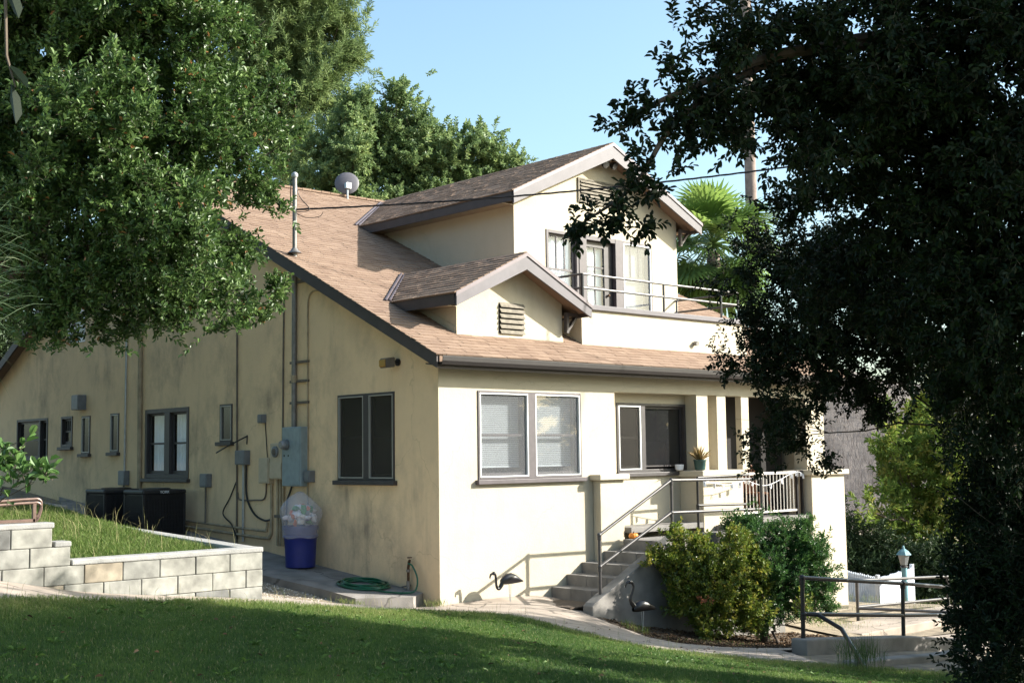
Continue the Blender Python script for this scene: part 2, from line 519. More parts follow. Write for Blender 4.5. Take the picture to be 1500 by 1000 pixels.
def add_cracks(m, scale, width, dark):
    t = m.node_tree
    p = t.nodes['Principled BSDF']
    src = p.inputs['Base Color'].links[0].from_socket
    tc = t.nodes.new('ShaderNodeTexCoord')
    nz = t.nodes.new('ShaderNodeTexNoise')
    nz.inputs['Scale'].default_value = 2.2
    nz.inputs['Detail'].default_value = 5
    t.links.new(tc.outputs['Object'], nz.inputs['Vector'])
    ad = t.nodes.new('ShaderNodeVectorMath')
    ad.operation = 'MULTIPLY_ADD'
    ad.inputs[1].default_value = (.5, .5, .5)
    t.links.new(nz.outputs['Color'], ad.inputs[0])
    t.links.new(tc.outputs['Object'], ad.inputs[2])
    vo = t.nodes.new('ShaderNodeTexVoronoi')
    vo.feature = 'DISTANCE_TO_EDGE'
    vo.inputs['Scale'].default_value = scale
    t.links.new(ad.outputs[0], vo.inputs['Vector'])
    mr = t.nodes.new('ShaderNodeMapRange')
    mr.inputs[1].default_value, mr.inputs[2].default_value = width * .3, width
    mr.inputs[3].default_value, mr.inputs[4].default_value = dark, 1.0
    t.links.new(vo.outputs['Distance'], mr.inputs[0])
    sc = t.nodes.new('ShaderNodeVectorMath')
    sc.operation = 'SCALE'
    t.links.new(src, sc.inputs[0])
    t.links.new(mr.outputs[0], sc.inputs['Scale'])
    t.links.new(sc.outputs[0], p.inputs['Base Color'])
add_cracks(M['conc_path'], .55, .012, .45)
add_cracks(M['slab'], .5, .010, .5)
add_cracks(M['stucco_side'], .33, .0028, .84)
add_cracks(M['stucco_front'], .3, .0022, .90)

# ------------------------------------------------------------------ terrain
TP = np.array([(-12.5,-15.2,.70),(-5.2,-3.45,.79),(-7.34,-3.45,1.05),(-8,-3.45,1.2),(-11,-3.4,1.6),(-3.2,4,.62),(-2.7,8,.95),(-8,2,1.2),(-9,12,1.5),
(0,-.1,0),(-.45,.1,.0),(0,2.2,.25),(0,4.7,.5),(0,8,.88),(0,13,1.3),(0,19,1.8),(-1.5,2.5,.3),(-2,4,.5),(-1.5,8,.9),
(2.39,-.1,-.07),(1.65,-1.6,-.15),(2.1,-2.3,-.45),(5,-2.0,-.85),(8,-1,-.95),(10.3,-.4,-1.0),(14,-1,-1.2),(20,-2,-1.6),(2.3,-5,-.42),(4.8,-5.05,-.65),(9.8,-1,-1.15),
(-8.4,-4.5,1.14),(-6.5,-3.9,.92),(-4.5,-3.8,.65),(-2.35,-2.95,.35),(-1.28,-3.1,.2),(-.78,-3.86,0),(-.63,-4.88,-.1),(-.04,-5.4,-.2),(1.0,-6.1,-.35),
(-10,-9,.95),(-4,-8,.42),(0,-9,-.15),(5,-10,-.7),(-6,-18,.4),(0,-16,-.1),(12,-10,-1.2),(-16,-8,1.5),(14,10,-1.4),(25,20,-2.2),(8,20,.5),(-5,25,2.0),(-14,5,1.9),(30,-15,-2.2),(-20,-20,1),(18,4,-2.0)])
def _k(d):
    return np.where(d > 0, d * d * np.log(d + 1e-12), 0)
_n = len(TP)
_A = np.zeros((_n + 3, _n + 3))
_A[:_n, :_n] = _k(np.linalg.norm(TP[:, None, :2] - TP[None, :, :2], axis=2)) + np.eye(_n) * 0.05
_A[:_n, _n] = 1
_A[:_n, _n + 1:] = TP[:, :2]
_A[_n:, :_n] = _A[:_n, _n:].T
_w = np.linalg.solve(_A, np.r_[TP[:, 2], 0, 0, 0])
def ground(x, y):
    x, y = np.asarray(x, float), np.asarray(y, float)
    sh = x.shape
    x, y = x.ravel(), y.ravel()
    z = np.empty(len(x))
    for i in range(0, len(x), 20000):
        a, b = x[i:i + 20000], y[i:i + 20000]
        d = np.sqrt((a[:, None] - TP[:, 0]) ** 2 + (b[:, None] - TP[:, 1]) ** 2)
        z[i:i + 20000] = _k(d) @ _w[:_n] + _w[-3] + _w[-2] * a + _w[-1] * b
    r = np.hypot(x, y)
    s = np.clip((r - 24) / 16, 0, 1)
    s = s * s * (3 - 2 * s)
    z = z * (1 - s) + (-2.4) * s
    return z.reshape(sh)
def gz(x, y):
    return float(ground(np.array([x]), np.array([y]))[0])

def inside(poly, x, y):
    p = np.asarray(poly)
    r = np.zeros(x.shape, bool)
    j = len(p) - 1
    for i in range(len(p)):
        xi, yi, xj, yj = p[i, 0], p[i, 1], p[j, 0], p[j, 1]
        c = ((yi > y) != (yj > y)) & (x < (xj - xi) * (y - yi) / (yj - yi + 1e-12) + xi)
        r ^= c
        j = i
    return r

def dense(poly, step, close=True):
    o = []
    n = len(poly)
    for i in range(n if close else n - 1):
        a, b = np.array(poly[i], float), np.array(poly[(i + 1) % n], float)
        k = max(1, int(np.linalg.norm(b - a) / step))
        for t in range(k):
            o.append(a + (b - a) * t / k)
    return o

def smooth_line(pts, n=8):
    p = [np.array(q, float) for q in pts]
    p = [2 * p[0] - p[1]] + p + [2 * p[-1] - p[-2]]
    o = []
    for i in range(1, len(p) - 2):
        for k in range(n):
            t = k / n
            a, b, c, d = p[i - 1], p[i], p[i + 1], p[i + 2]
            o.append(0.5 * ((2 * b) + (-a + c) * t + (2 * a - 5 * b + 4 * c - d) * t * t + (-a + 3 * b - 3 * c + d) * t ** 3))
    o.append(p[-2])
    return [tuple(q) for q in o]

def sheet(name, poly, zoff, mat_, step=0.4, skirt=0.0, zfun=None, kind='structure', parent=None):
    zf = zfun or ground
    b = dense(poly, step)
    pa = np.array(poly, float)
    x0, y0 = pa.min(0)
    x1, y1 = pa.max(0)
    gx, gy = np.meshgrid(np.arange(x0, x1, step) + step * 0.37, np.arange(y0, y1, step) + step * 0.41)
    gx, gy = gx.ravel(), gy.ravel()
    m = inside(b, gx, gy)
    bx = np.array(b)
    gx, gy = gx[m], gy[m]
    far = np.array([np.min(np.hypot(bx[:, 0] - a, bx[:, 1] - c)) > step * 0.35 for a, c in zip(gx, gy)]) if len(gx) else np.zeros(0, bool)
    pts = [Vector((float(q[0]), float(q[1]))) for q in b] + [Vector((float(a), float(c))) for a, c in zip(gx[far], gy[far])]
    nb = len(b)
    vs, es, fs, *_ = delaunay_2d_cdt(pts, [(i, (i + 1) % nb) for i in range(nb)], [list(range(nb))], 1, 1e-5)
    X = np.array([v.x for v in vs]); Y = np.array([v.y for v in vs])
    Z = zf(X, Y) + zoff
    verts = [(float(a), float(c), float(d)) for a, c, d in zip(X, Y, Z)]
    faces = [tuple(f) for f in fs]
    if skirt:
        k = len(verts)
        zb = zf(np.array([q[0] for q in b]), np.array([q[1] for q in b])) + zoff
        for q, z in zip(b, zb):
            verts.append((float(q[0]), float(q[1]), float(z)))
            verts.append((float(q[0]), float(q[1]), float(z) - skirt))
        for i in range(nb):
            j = (i + 1) % nb
            faces.append((k + 2 * i, k + 2 * j, k + 2 * j + 1, k + 2 * i + 1))
    me = bpy.data.meshes.new(name)
    me.from_pydata(verts, [], faces)
    bm = bmesh.new(); bm.from_mesh(me)
    for f in bm.faces:
        if abs(f.normal.z) > 0.3 and f.normal.z < 0: f.normal_flip()
    bm.to_mesh(me); bm.free()
    o = link(name, me, mat_, parent)
    if kind: o['kind'] = kind
    return o

# ================================================================== SETTING
def base_ground():
    r = np.r_[np.arange(0, 30, 0.6), np.arange(30, 60, 3), 70, 90, 130, 200, 350, 700, 1500]
    xs = np.r_[-r[:0:-1], r]
    X, Y = np.meshgrid(xs, xs)
    Z = ground(X, Y) - 0.035
    n = len(xs)
    verts = np.stack([X.ravel(), Y.ravel(), Z.ravel()], 1)
    i = np.arange(n * n).reshape(n, n)
    f = np.stack([i[:-1, :-1].ravel(), i[:-1, 1:].ravel(), i[1:, 1:].ravel(), i[1:, :-1].ravel()], 1)
    me = bpy.data.meshes.new('ground')
    me.from_pydata(verts.tolist(), [], f.tolist())
    me.polygons.foreach_set('use_smooth', [True] * len(me.polygons))
    o = link('ground', me, M['dry_ground'])
    o['kind'] = 'structure'
base_ground()

LAWN_EDGE = smooth_line([(-14, -5.6), (-10.5, -4.95), (-8.4, -4.5), (-6.5, -3.95), (-4.5, -3.78), (-2.35, -2.98), (-1.28, -3.12), (-.85, -3.86), (-.6, -4.85), (-.04, -5.4), (1.0, -6.1), (1.6, -6.9), (1.9, -8.2)])
LAWN = LAWN_EDGE + [(2.2, -12), (1, -18), (-14, -22), (-18, -14)]
sheet('lawn', LAWN, -0.01, M['turf'], 0.5)
PATH_IN = [(-14, -3.4), (-8.2, -3.36), (-5.2, -3.36), (-5.05, -2.6), (-3.4, -1.3), (-1.5, .3), (-.5, .12), (0.0, -.02), (2.9, -.02), (2.6, -1.5), (1.62, -1.5), (1.62, -1.85), (1.95, -2.5), (1.9, -3.1), (2.3, -3.6), (3.4, -3.9), (5.2, -3.6), (7.5, -2.9), (9.2, -2.6), (12, -3.0), (12, -4.6), (7.5, -4.7), (5.0, -4.75), (2.1, -4.75), (1.3, -5.9)]
sheet('path', PATH_IN + [(q[0] - .02, q[1] + .06) for q in LAWN_EDGE if q[0] < 1.2][::-1], 0.0, M['conc_path'], 0.4)
sheet('planting_bed', [(1.64, -1.7), (6.6, -1.7), (7.4, -2.6), (5.2, -3.58), (3.4, -3.88), (2.3, -3.58), (1.92, -3.1), (1.97, -2.5)], 0.012, M['soil'], 0.3)
sheet('dry_yard', [(7.4, -.32), (10.9, -.32), (16, 1), (16, -2.0), (12, -2.9), (9.2, -2.55), (7.55, -2.8)], 0.0, M['dry_ground'], 0.5)
# concrete slab running along the side wall
def slab_z(x, y):
    return 0.105 + 0.094 * np.asarray(y) + 0.0 * np.asarray(x)
sheet('side_slab', [(-.01, .40), (-.38, .18), (-1.22, .50), (-1.24, 1.37), (-1.34, 2.3), (-1.45, 3.4), (-1.6, 6.5), (-1.7, 9.7), (-.01, 14)], 0.03, M['slab'], 0.5, skirt=0.22, zfun=slab_z)
# distant hillside seen past the corner of the house
def hillside():
    xs = np.linspace(-60, 60, 40)
    prof = [(0, -3), (14, 2.0), (26, 6.6), (40, 9.2), (60, 9.6)]
    verts, faces = [], []
    o, d, n = Vector((56, 22, 0)), Vector((-0.62, 0.78, 0)), Vector((0.78, 0.62, 0))
    for x in xs:
        for r, z in prof:
            q = o + d * x + n * r
            verts.append((q.x, q.y, z * (1 + 0.12 * math.sin(x * .13) + 0.06 * math.sin(x * .41))))
    k = len(prof)
    for i in range(len(xs) - 1):
        for j in range(k - 1):
            a = i * k + j
            faces.append((a, a + k, a + k + 1, a + 1))
    me = bpy.data.meshes.new('hill')
    me.from_pydata(verts, [], faces)
    me.polygons.foreach_set('use_smooth', [True] * len(me.polygons))
    link('hill', me, M['hill'])['kind'] = 'structure'
hillside()

# ================================================================== HOUSE
house = thing('house', 'two-storey cream stucco house with brown shingle roofs and a gabled upper floor', 'house', (0, 0, 0))
FRONT = ((0, 0, 0), (1, 0, 0), (0, -1, 0))
SIDE = ((0, 0, 0), (0, -1, 0), (-1, 0, 0))
UP = ((0, 2.25, 0), (1, 0, 0), (0, -1, 0))
SMALL = ((0, .55, 0), (1, 0, 0), (0, -1, 0))
RECESS = ((0, .28, 0), (1, 0, 0), (0, -1, 0))

def wall_mb(mb, F, outer, holes, t, edges=()):
    O, U, N = F
    P = lambda u, z, n=0.0: (O[0] + U[0] * u - N[0] * n, O[1] + U[1] * u - N[1] * n, O[2] + z)
    loops = [outer] + [[(a, c), (b, c), (b, d), (a, d)] for a, b, c, d in holes]
    flat = [q for l in loops for q in l]
    tris = tessellate_polygon([[Vector((q[0], q[1], 0)) for q in l] for l in loops])
    mb.add([P(*q) for q in flat], [tuple(t_) for t_ in tris])
    for l in loops[1:]:
        for i in range(4):
            a, b = l[i], l[(i + 1) % 4]
            mb.add([P(*a), P(*b), P(*b, t), P(*a, t)], [(0, 1, 2, 3)])
    for i in edges:
        a, b = outer[i], outer[(i + 1) % len(outer)]
        mb.add([P(*a), P(*b), P(*b, t), P(*a, t)], [(0, 1, 2, 3)])
    return mb

RS = 0.478
rz = lambda y: 3.83 + RS * (min(y, 18.8 - y) + .35)
# --- walls
H_SIDE = [(-2.68, -1.12, 1.90, 3.33), (-9.70, -7.87, 1.90, 3.33), (-6.62, -6.18, 2.62, 3.32), (-11.36, -10.96, 2.47, 3.30), (-12.83, -12.40, 2.45, 3.29), (-13.95, -13.35, 2.62, 3.31), (-16.6, -14.74, 2.3, 3.31), (-13.66, -12.76, 5.02, 5.75)]
wall_mb(MB(), SIDE, [(0, -2.2), (0, rz(0) - .13), (-9.4, rz(9.4) - .13), (-18.8, rz(18.8) - .13), (-18.8, -2.2)], H_SIDE, .13).build('side_wall', M['stucco_side'], house)
wall_mb(MB(), FRONT, [(0, -2.2), (4.03, -2.2), (4.03, 3.374), (10.8, 3.374), (10.8, 3.86), (0, 3.86)], [(.815, 3.15, 1.91, 3.31)], .28, (1, 2)).build('front_wall', M['stucco_front'], house)
mb = MB()
wall_mb(mb, RECESS, [(4.03, -2.2), (6.31, -2.2), (6.31, 3.5), (4.03, 3.5)], [(4.38, 6.29, 1.95, 3.19)], .12)
mb.box(6.31, 6.645, .0, .6, 1.95, 3.374)                 # corner post of the porch
mb.box(6.925, 7.2, .0, .25, 1.95, 3.374)
mb.box(7.69, 7.93, .0, .14, 1.95, 3.374)
mb.box(9.85, 10.5, -.02, .3, 1.9, 3.374)
mb.box(6.66, 10.8, 1.6, 1.8, -1.2, 3.6)                  # porch back wall
mb.box(10.65, 10.8, .31, 1.6, -1.5, 3.6)
mb.box(6.32, 6.65, .6, 1.6, 1.0, 3.6)
mb.build('porch_wall', M['stucco_front'], house)
MB().box(6.31, 10.8, .29, 1.6, 3.44, 3.5).build('porch_ceiling', M['soffit'], house)
MB().box(6.1, 7.3, -.28, .279, -1.3, 1.83).build('porch_pier', M['stucco_front'], house, bevel=.012)
MB().box(9.6, 10.8, -.28, .30, -2.2, 1.79).build('porch_pier', M['stucco_front'], house, bevel=.012)
MB().box(7.302, 9.598, -.16, 0, -1.6, .9).build('porch_base', M['stucco_front'], house)
MB().box(6.0, 7.36, -.36, .279, 1.832, 1.95).build('pier_cap', M['stucco_front'], house, bevel=.015)
MB().box(9.52, 10.88, -.36, .36, 1.792, 1.9).build('pier_cap', M['stucco_front'], house, bevel=.015)
mb = MB()
mb.box(3.43, 4.03, -.18, -.003, -.4, 1.83)
mb.build('pilaster', M['stucco_front'], house, bevel=.012)
MB().box(3.35, 4.11, -.26, -.003, 1.832, 1.93).build('pilaster_cap', M['stucco_front'], house, bevel=.015)
MB().box(4.1, 9.59, -.27, 1.6, .9, 1.0).build('porch_floor', M['conc_step'], house, bevel=.01)
dr = MB().box(9.0, 10.1, 1.55, 1.597, 1.0, 3.1).build('front_door', M['door_wood'], house)
MB().ball((9.1, 1.53, 2.0), .035).build('handle', M['brass'], dr)

# --- windows
def window(name, F, u0, u1, z0, z1, splits, trim, cw, paint, pane_m, edge=None, lites=0, sill=True, blinds=None, mid=0.5, mw=.1, curtain_sky=False, part='window', label=None):
    """a casing part with sash, pane, screen, sill and blind sub-parts"""
    m = MB()
    B = lambda q, *a: q.frame_box(F, *a)
    B(m, u0, u0 + cw, -.06, .018, z0, z1)
    B(m, u1 - cw, u1, -.06, .018, z0, z1)
    B(m, u0 + cw, u1 - cw, -.06, .016, z1 - cw, z1)
    B(m, u0 + cw, u1 - cw, -.06, .016, z0, z0 + cw)
    us = [u0 + cw] + [s for s in splits] + [u1 - cw]
    units = []
    for i in range(len(us) - 1):
        a = us[i] + (mw / 2 if i else 0)
        b = us[i + 1] - (mw / 2 if i < len(us) - 2 else 0)
        units.append((a, b))
        if i: B(m, us[i] - mw / 2, us[i] + mw / 2, -.06, .02, z0 + cw, z1 - cw)
    w = m.build(part, paint, house, bevel=.004)
    if label: w['label'] = label
    za, zb = z0 + cw, z1 - cw
    for a, b in units:
        s = MB()
        sw = .045
        zm = za + (zb - za) * mid
        for q in ((a, a + sw, za, zb), (b - sw, b, za, zb), (a + sw, b - sw, zb - sw, zb), (a + sw, b - sw, za, za + sw * 1.5), (a + sw, b - sw, zm - .02, zm + .02)):
            B(s, q[0], q[1], -.085, -.048, q[2], q[3])
        for k in range(1, lites):
            x = a + sw + (b - a - 2 * sw) * k / lites
            B(s, x - .01, x + .01, -.08, -.05, zm + .02, zb - sw)
        s.build('sash', trim, w)
        p = MB()
        O, U, N = F
        pt3 = lambda u, n, z: (O[0] + U[0] * u + N[0] * n, O[1] + U[1] * u + N[1] * n, O[2] + z)
        pt = lambda u, z: (O[0] + U[0] * u - N[0] * .067, O[1] + U[1] * u - N[1] * .067, O[2] + z)
        p.add([pt(a, za), pt(b, za), pt(b, zb), pt(a, zb)], [(0, 1, 2, 3)])
        p.build('pane', M['glass_clear'] if edge is not None else pane_m, w, recalc=False)
        if edge is not None:
            e = MB()
            ew = .018
            for q in ((a, a + ew, za, zb), (b - ew, b, za, zb), (a + ew, b - ew, zb - ew, zb), (a + ew, b - ew, za, za + ew)):
                B(e, q[0], q[1], -.03, .022, q[2], q[3])
            es = e.build('screen_frame', edge, w)
            p2 = MB()
            pt2 = lambda u, z: (O[0] + U[0] * u - N[0] * .012, O[1] + U[1] * u - N[1] * .012, O[2] + z)
            p2.add([pt2(a + ew, za + ew), pt2(b - ew, za + ew), pt2(b - ew, zb - ew), pt2(a + ew, zb - ew)], [(0, 1, 2, 3)])
            p2.build('screen', pane_m, w, recalc=False)
        if blinds:
            bl = MB()
            z = zb - .03
            top = True
            while z > za + blinds:
                bl.prism([pt3(a + .03, -.195, z - .014), pt3(a + .03, -.185, z + .012), pt3(a + .03, -.187, z + .0125), pt3(a + .03, -.197, z - .0135)], (U[0] * (b - a - .06), U[1] * (b - a - .06), 0))
                z -= .031
            B(bl, a + .03, b - .03, -.205, -.180, za + blinds - .02, za + blinds)
            for fx in (.2, .8):
                B(bl, a + (b - a) * fx - .004, a + (b - a) * fx + .004, -.184, -.182, za + blinds, zb)
            bl.build('blinds', M['blind'], w)
        if curtain_sky:
            c = MB()
            nn = 26
            vs = []
            for i in range(nn + 1):
                u = a + (b - a) * i / nn
                n = -.17 + .025 * math.sin(i * 1.7) + .012 * math.sin(i * 3.1)
                for z in (za, zb):
                    vs.append((O[0] + U[0] * u + N[0] * n, O[1] + U[1] * u + N[1] * n, O[2] + z))
            c.add(vs, [(2 * i, 2 * i + 2, 2 * i + 3, 2 * i + 1) for i in range(nn)])
            c.build('curtain_sky', M['curtain_sky'], w, smooth=True)
    if sill:
        s = MB()
        B(s, u0 - .06, u1 + .06, -.05, .085, z0 - .075, z0 - .003)
        s.build('sill', trim if paint is M['trim'] else M['trim_dark'], w, bevel=.008)
    return w

window('front', FRONT, .805, 3.16, 1.90, 3.32, [1.985], M['trim'], .035, M['trim'], M['glass_screened'], M['screen_edge'], blinds=.17, mw=.17)
window('side', SIDE, -2.69, -1.11, 1.90, 3.335, [-1.87], M['trim_dark'], .035, M['trim_dark'], M['glass_shade'], M['screen_edge_grey'], mw=.16)
window('side', SIDE, -9.72, -7.85, 1.90, 3.335, [-8.75], M['trim_dark'], .09, M['trim_dark'], M['glass_clear'], None, curtain_sky=True, mw=.22, label='window with white curtains bunched behind the panes')
for a, b, c, d in H_SIDE[2:5]:
    window('small', SIDE, a - .01, b + .01, c - .01, d + .01, [], M['trim_dark'], .03, M['trim_dark'], M['glass_dark'], M['screen_edge_grey'])
window('small', SIDE, -13.96, -13.34, 2.61, 3.32, [], M['trim_dark'], .06, M['trim_dark'], M['glass_dark'], None, lites=4)
window('small', SIDE, -16.61, -14.73, 2.29, 3.32, [-15.2], M['trim_dark'], .06, M['trim_dark'], M['glass_dark'], None)
window('attic', SIDE, -13.67, -12.75, 5.01, 5.76, [], M['white'], .06, M['white'], M['glass_dark'], None, sill=False)
wp = window('porch', RECESS, 4.37, 6.30, 1.94, 3.20, [5.08], M['trim_dark'], .05, M['trim_dark'], M['glass_dark'], None, mw=.12, mid=.02)
e = MB()
for q in ((4.42, 4.44, 1.99, 3.15), (4.99, 5.015, 1.99, 3.15), (4.44, 4.99, 3.13, 3.15), (4.44, 4.99, 1.99, 2.01)):
    e.frame_box(RECESS, q[0], q[1], -.03, .022, q[2], q[3])
e.build('screen_frame', M['screen_edge'], wp)
e = MB()
e.add([(4.44, .285, 2.01), (4.99, .285, 2.01), (4.99, .285, 3.13), (4.44, .285, 3.13)], [(0, 1, 2, 3)])
e.build('screen', M['glass_shade'], wp, recalc=False)
MB().frame_box(RECESS, 4.44, 4.99, -.085, -.05, 2.55, 2.59).build('sash', M['trim_dark'], wp)
window('upper', UP, 4.60, 5.50, 4.72, 6.67, [], M['trim'], .06, M['trim'], M['glass_clear'], None, lites=3, curtain_sky=True, sill=False, mid=.62)  # pale sheet behind the panes stands in for reflected sky
window('upper', UP, 6.78, 7.72, 4.72, 6.66, [], M['trim'], .045, M['trim'], M['glass_screened'], M['screen_edge'], lites=3, blinds=.02, sill=False, mid=.62)
# glazed balcony door with its casing posts
m = MB()
for a, b in ((5.50, 5.72), (6.57, 6.78)):
    m.frame_box(UP, a + .002, b - .002, -.06, .03, 4.6, 6.67)
m.frame_box(UP, 5.72, 6.57, -.06, .026, 6.58, 6.67)
door = m.build('balcony_door', M['trim'], house, bevel=.005)
m = MB()
for q in ((5.72, 5.80, 4.6, 6.58), (6.33, 6.57, 4.6, 6.58), (5.80, 6.33, 6.46, 6.58), (5.80, 6.33, 4.6, 4.85)):
    m.frame_box(UP, q[0], q[1], -.12, -.07, q[2], q[3])
m.frame_box(UP, 6.055, 6.08, -.11, -.08, 4.85, 6.46)
for k in range(1, 4):
    z = 4.85 + 1.61 * k / 4
    m.frame_box(UP, 5.80, 6.33, -.11, -.082, z - .012, z + .012)
m.build('door_leaf', M['trim_dark'], door)
MB().frame_box(UP, 5.80, 6.33, -.099, -.096, 4.85, 6.46).build('pane', M['glass_clear'], door)
MB().frame_box(UP, 5.78, 6.36, -.20, -.19, 4.8, 6.5).build('curtain_sky', M['curtain_sky'], door)  # bluish-white sheet imitating sky reflected in the door panes
MB().ball((6.42, 2.29, 5.5), .03).build('handle', M['brass'], door)
m = MB()
m.box(.45, 10.4, 1.0, 18.3, -1.5, 3.6)
m.box(3.95, 8.4, 2.75, 6.0, 4.3, 7.0)
m.build('interior', M['dark_room'], house)
# television seen through the porch window
MB().box(5.35, 6.1, .62, .66, 2.0, 2.5).build('interior_panel', M['plastic_black'], house)

# --- roofs
def shingles(mb, P, L, S, nrow, umin, umax, vmax_of_u=None, expo=.142, tab=.30, seed=1):
    """P: origin at the eave, L: unit vector along the eave, S: unit vector up the slope"""
    r = random.Random(seed)
    P, L, S = Vector(P), Vector(L), Vector(S)
    Nn = L.cross(S)
    if Nn.z < 0: Nn = -Nn
    for k in range(nrow):
        v0 = k * expo
        u = umin - r.uniform(0, tab)
        while u < umax:
            w = tab * r.uniform(.55, 1.25)
            a, b = max(u, umin), min(u + w - .006, umax)
            u += w
            if b - a < .02: continue
            vm = 1e9
            if vmax_of_u:
                vm = min(vmax_of_u(a), vmax_of_u(b))
                if v0 > vm: continue
            v1 = min(v0 + expo + .01, vm)
            h = r.choice((.009, .011, .014, .016)) + r.uniform(0, .003)
            d = r.uniform(-.006, .006)
            q = [P + L * a + S * (v0 + d) + Nn * h, P + L * b + S * (v0 + d) + Nn * h, P + L * b + S * v1 + Nn * .004, P + L * a + S * v1 + Nn * .004,
                 P + L * a + S * (v0 + d) - Nn * .004, P + L * b + S * (v0 + d) - Nn * .004]
            mb.add(q, [(0, 1, 2, 3), (4, 5, 1, 0), (4, 0, 3), (5, 2, 1)], min(1, max(0, r.gauss(.5, .17))))

sl = Vector((0, 1, RS)).normalized()
mb = MB()
EY, RY = -.36, 9.4
XL, XR = -.25, 11.2
mb.prism([(XL, EY + .02, rz(EY + .02) - .005), (XL, RY, rz(RY) - .005), (XL, 18.8 - EY, rz(EY) - .005), (XL, 18.8 - EY, rz(EY) - .13), (XL, RY, rz(RY) - .13), (XL, EY + .02, rz(EY + .02) - .13)], (XR - XL, 0, 0))
shingles(mb, (0, EY, rz(EY)), (1, 0, 0), sl, int((RY - EY) / sl.y / .142), -.33, XR, seed=3)
for i in range(44):                                   # ridge caps
    x = -.3 + i * .262
    mb.box(x, x + .25, RY - .11, RY + .11, rz(RY) - .02, rz(RY) + .022 + (i % 2) * .006, random.uniform(.3, .7))
roof = mb.build('main_roof', M['roof'], house)
for s in (0, 1):
    mb = MB()
    Y = lambda y: 18.8 - y if s else y
    pts = [(-.30, Y(EY + .03), rz(EY) + .0), (-.30, Y(RY), rz(RY) + .0), (-.30, Y(RY), rz(RY) - .245), (-.30, Y(EY + .03), rz(EY) - .205)]
    mb.prism(pts, (.047, 0, 0))
    mb.build('rake_board', M['fascia_dark'], roof)
mb = MB()
mb.prism([(-.252, EY + .075, 3.655), (-.252, -.002, 3.70), (-.252, -.002, 3.72), (-.252, EY + .075, 3.675)], (11.4, 0, 0))
mb.build('soffit', M['fascia_dark'], roof)
mb = MB()
mb.box(-.252, 11.15, EY + .03, EY + .07, 3.62, 3.805)
mb.build('eave_board', M['fascia_dark'], roof)
mb = MB()
g0 = EY + .027
prof = [(g0, 3.80), (g0, 3.685), (g0 - .075, 3.685), (g0 - .10, 3.735), (g0 - .105, 3.80), (g0 - .118, 3.806), (g0 - .118, 3.795), (g0 - .112, 3.73), (g0 - .083, 3.675), (g0 + .0, 3.675)]
mb.prism([(-.27, y, z) for y, z in prof], (11.45, 0, 0))
for i in range(9):
    mb.box(.35 + i * 1.3, .39 + i * 1.3, g0 - .112, g0, 3.785, 3.797)
mb.build('gutter', M['gutter'], house)

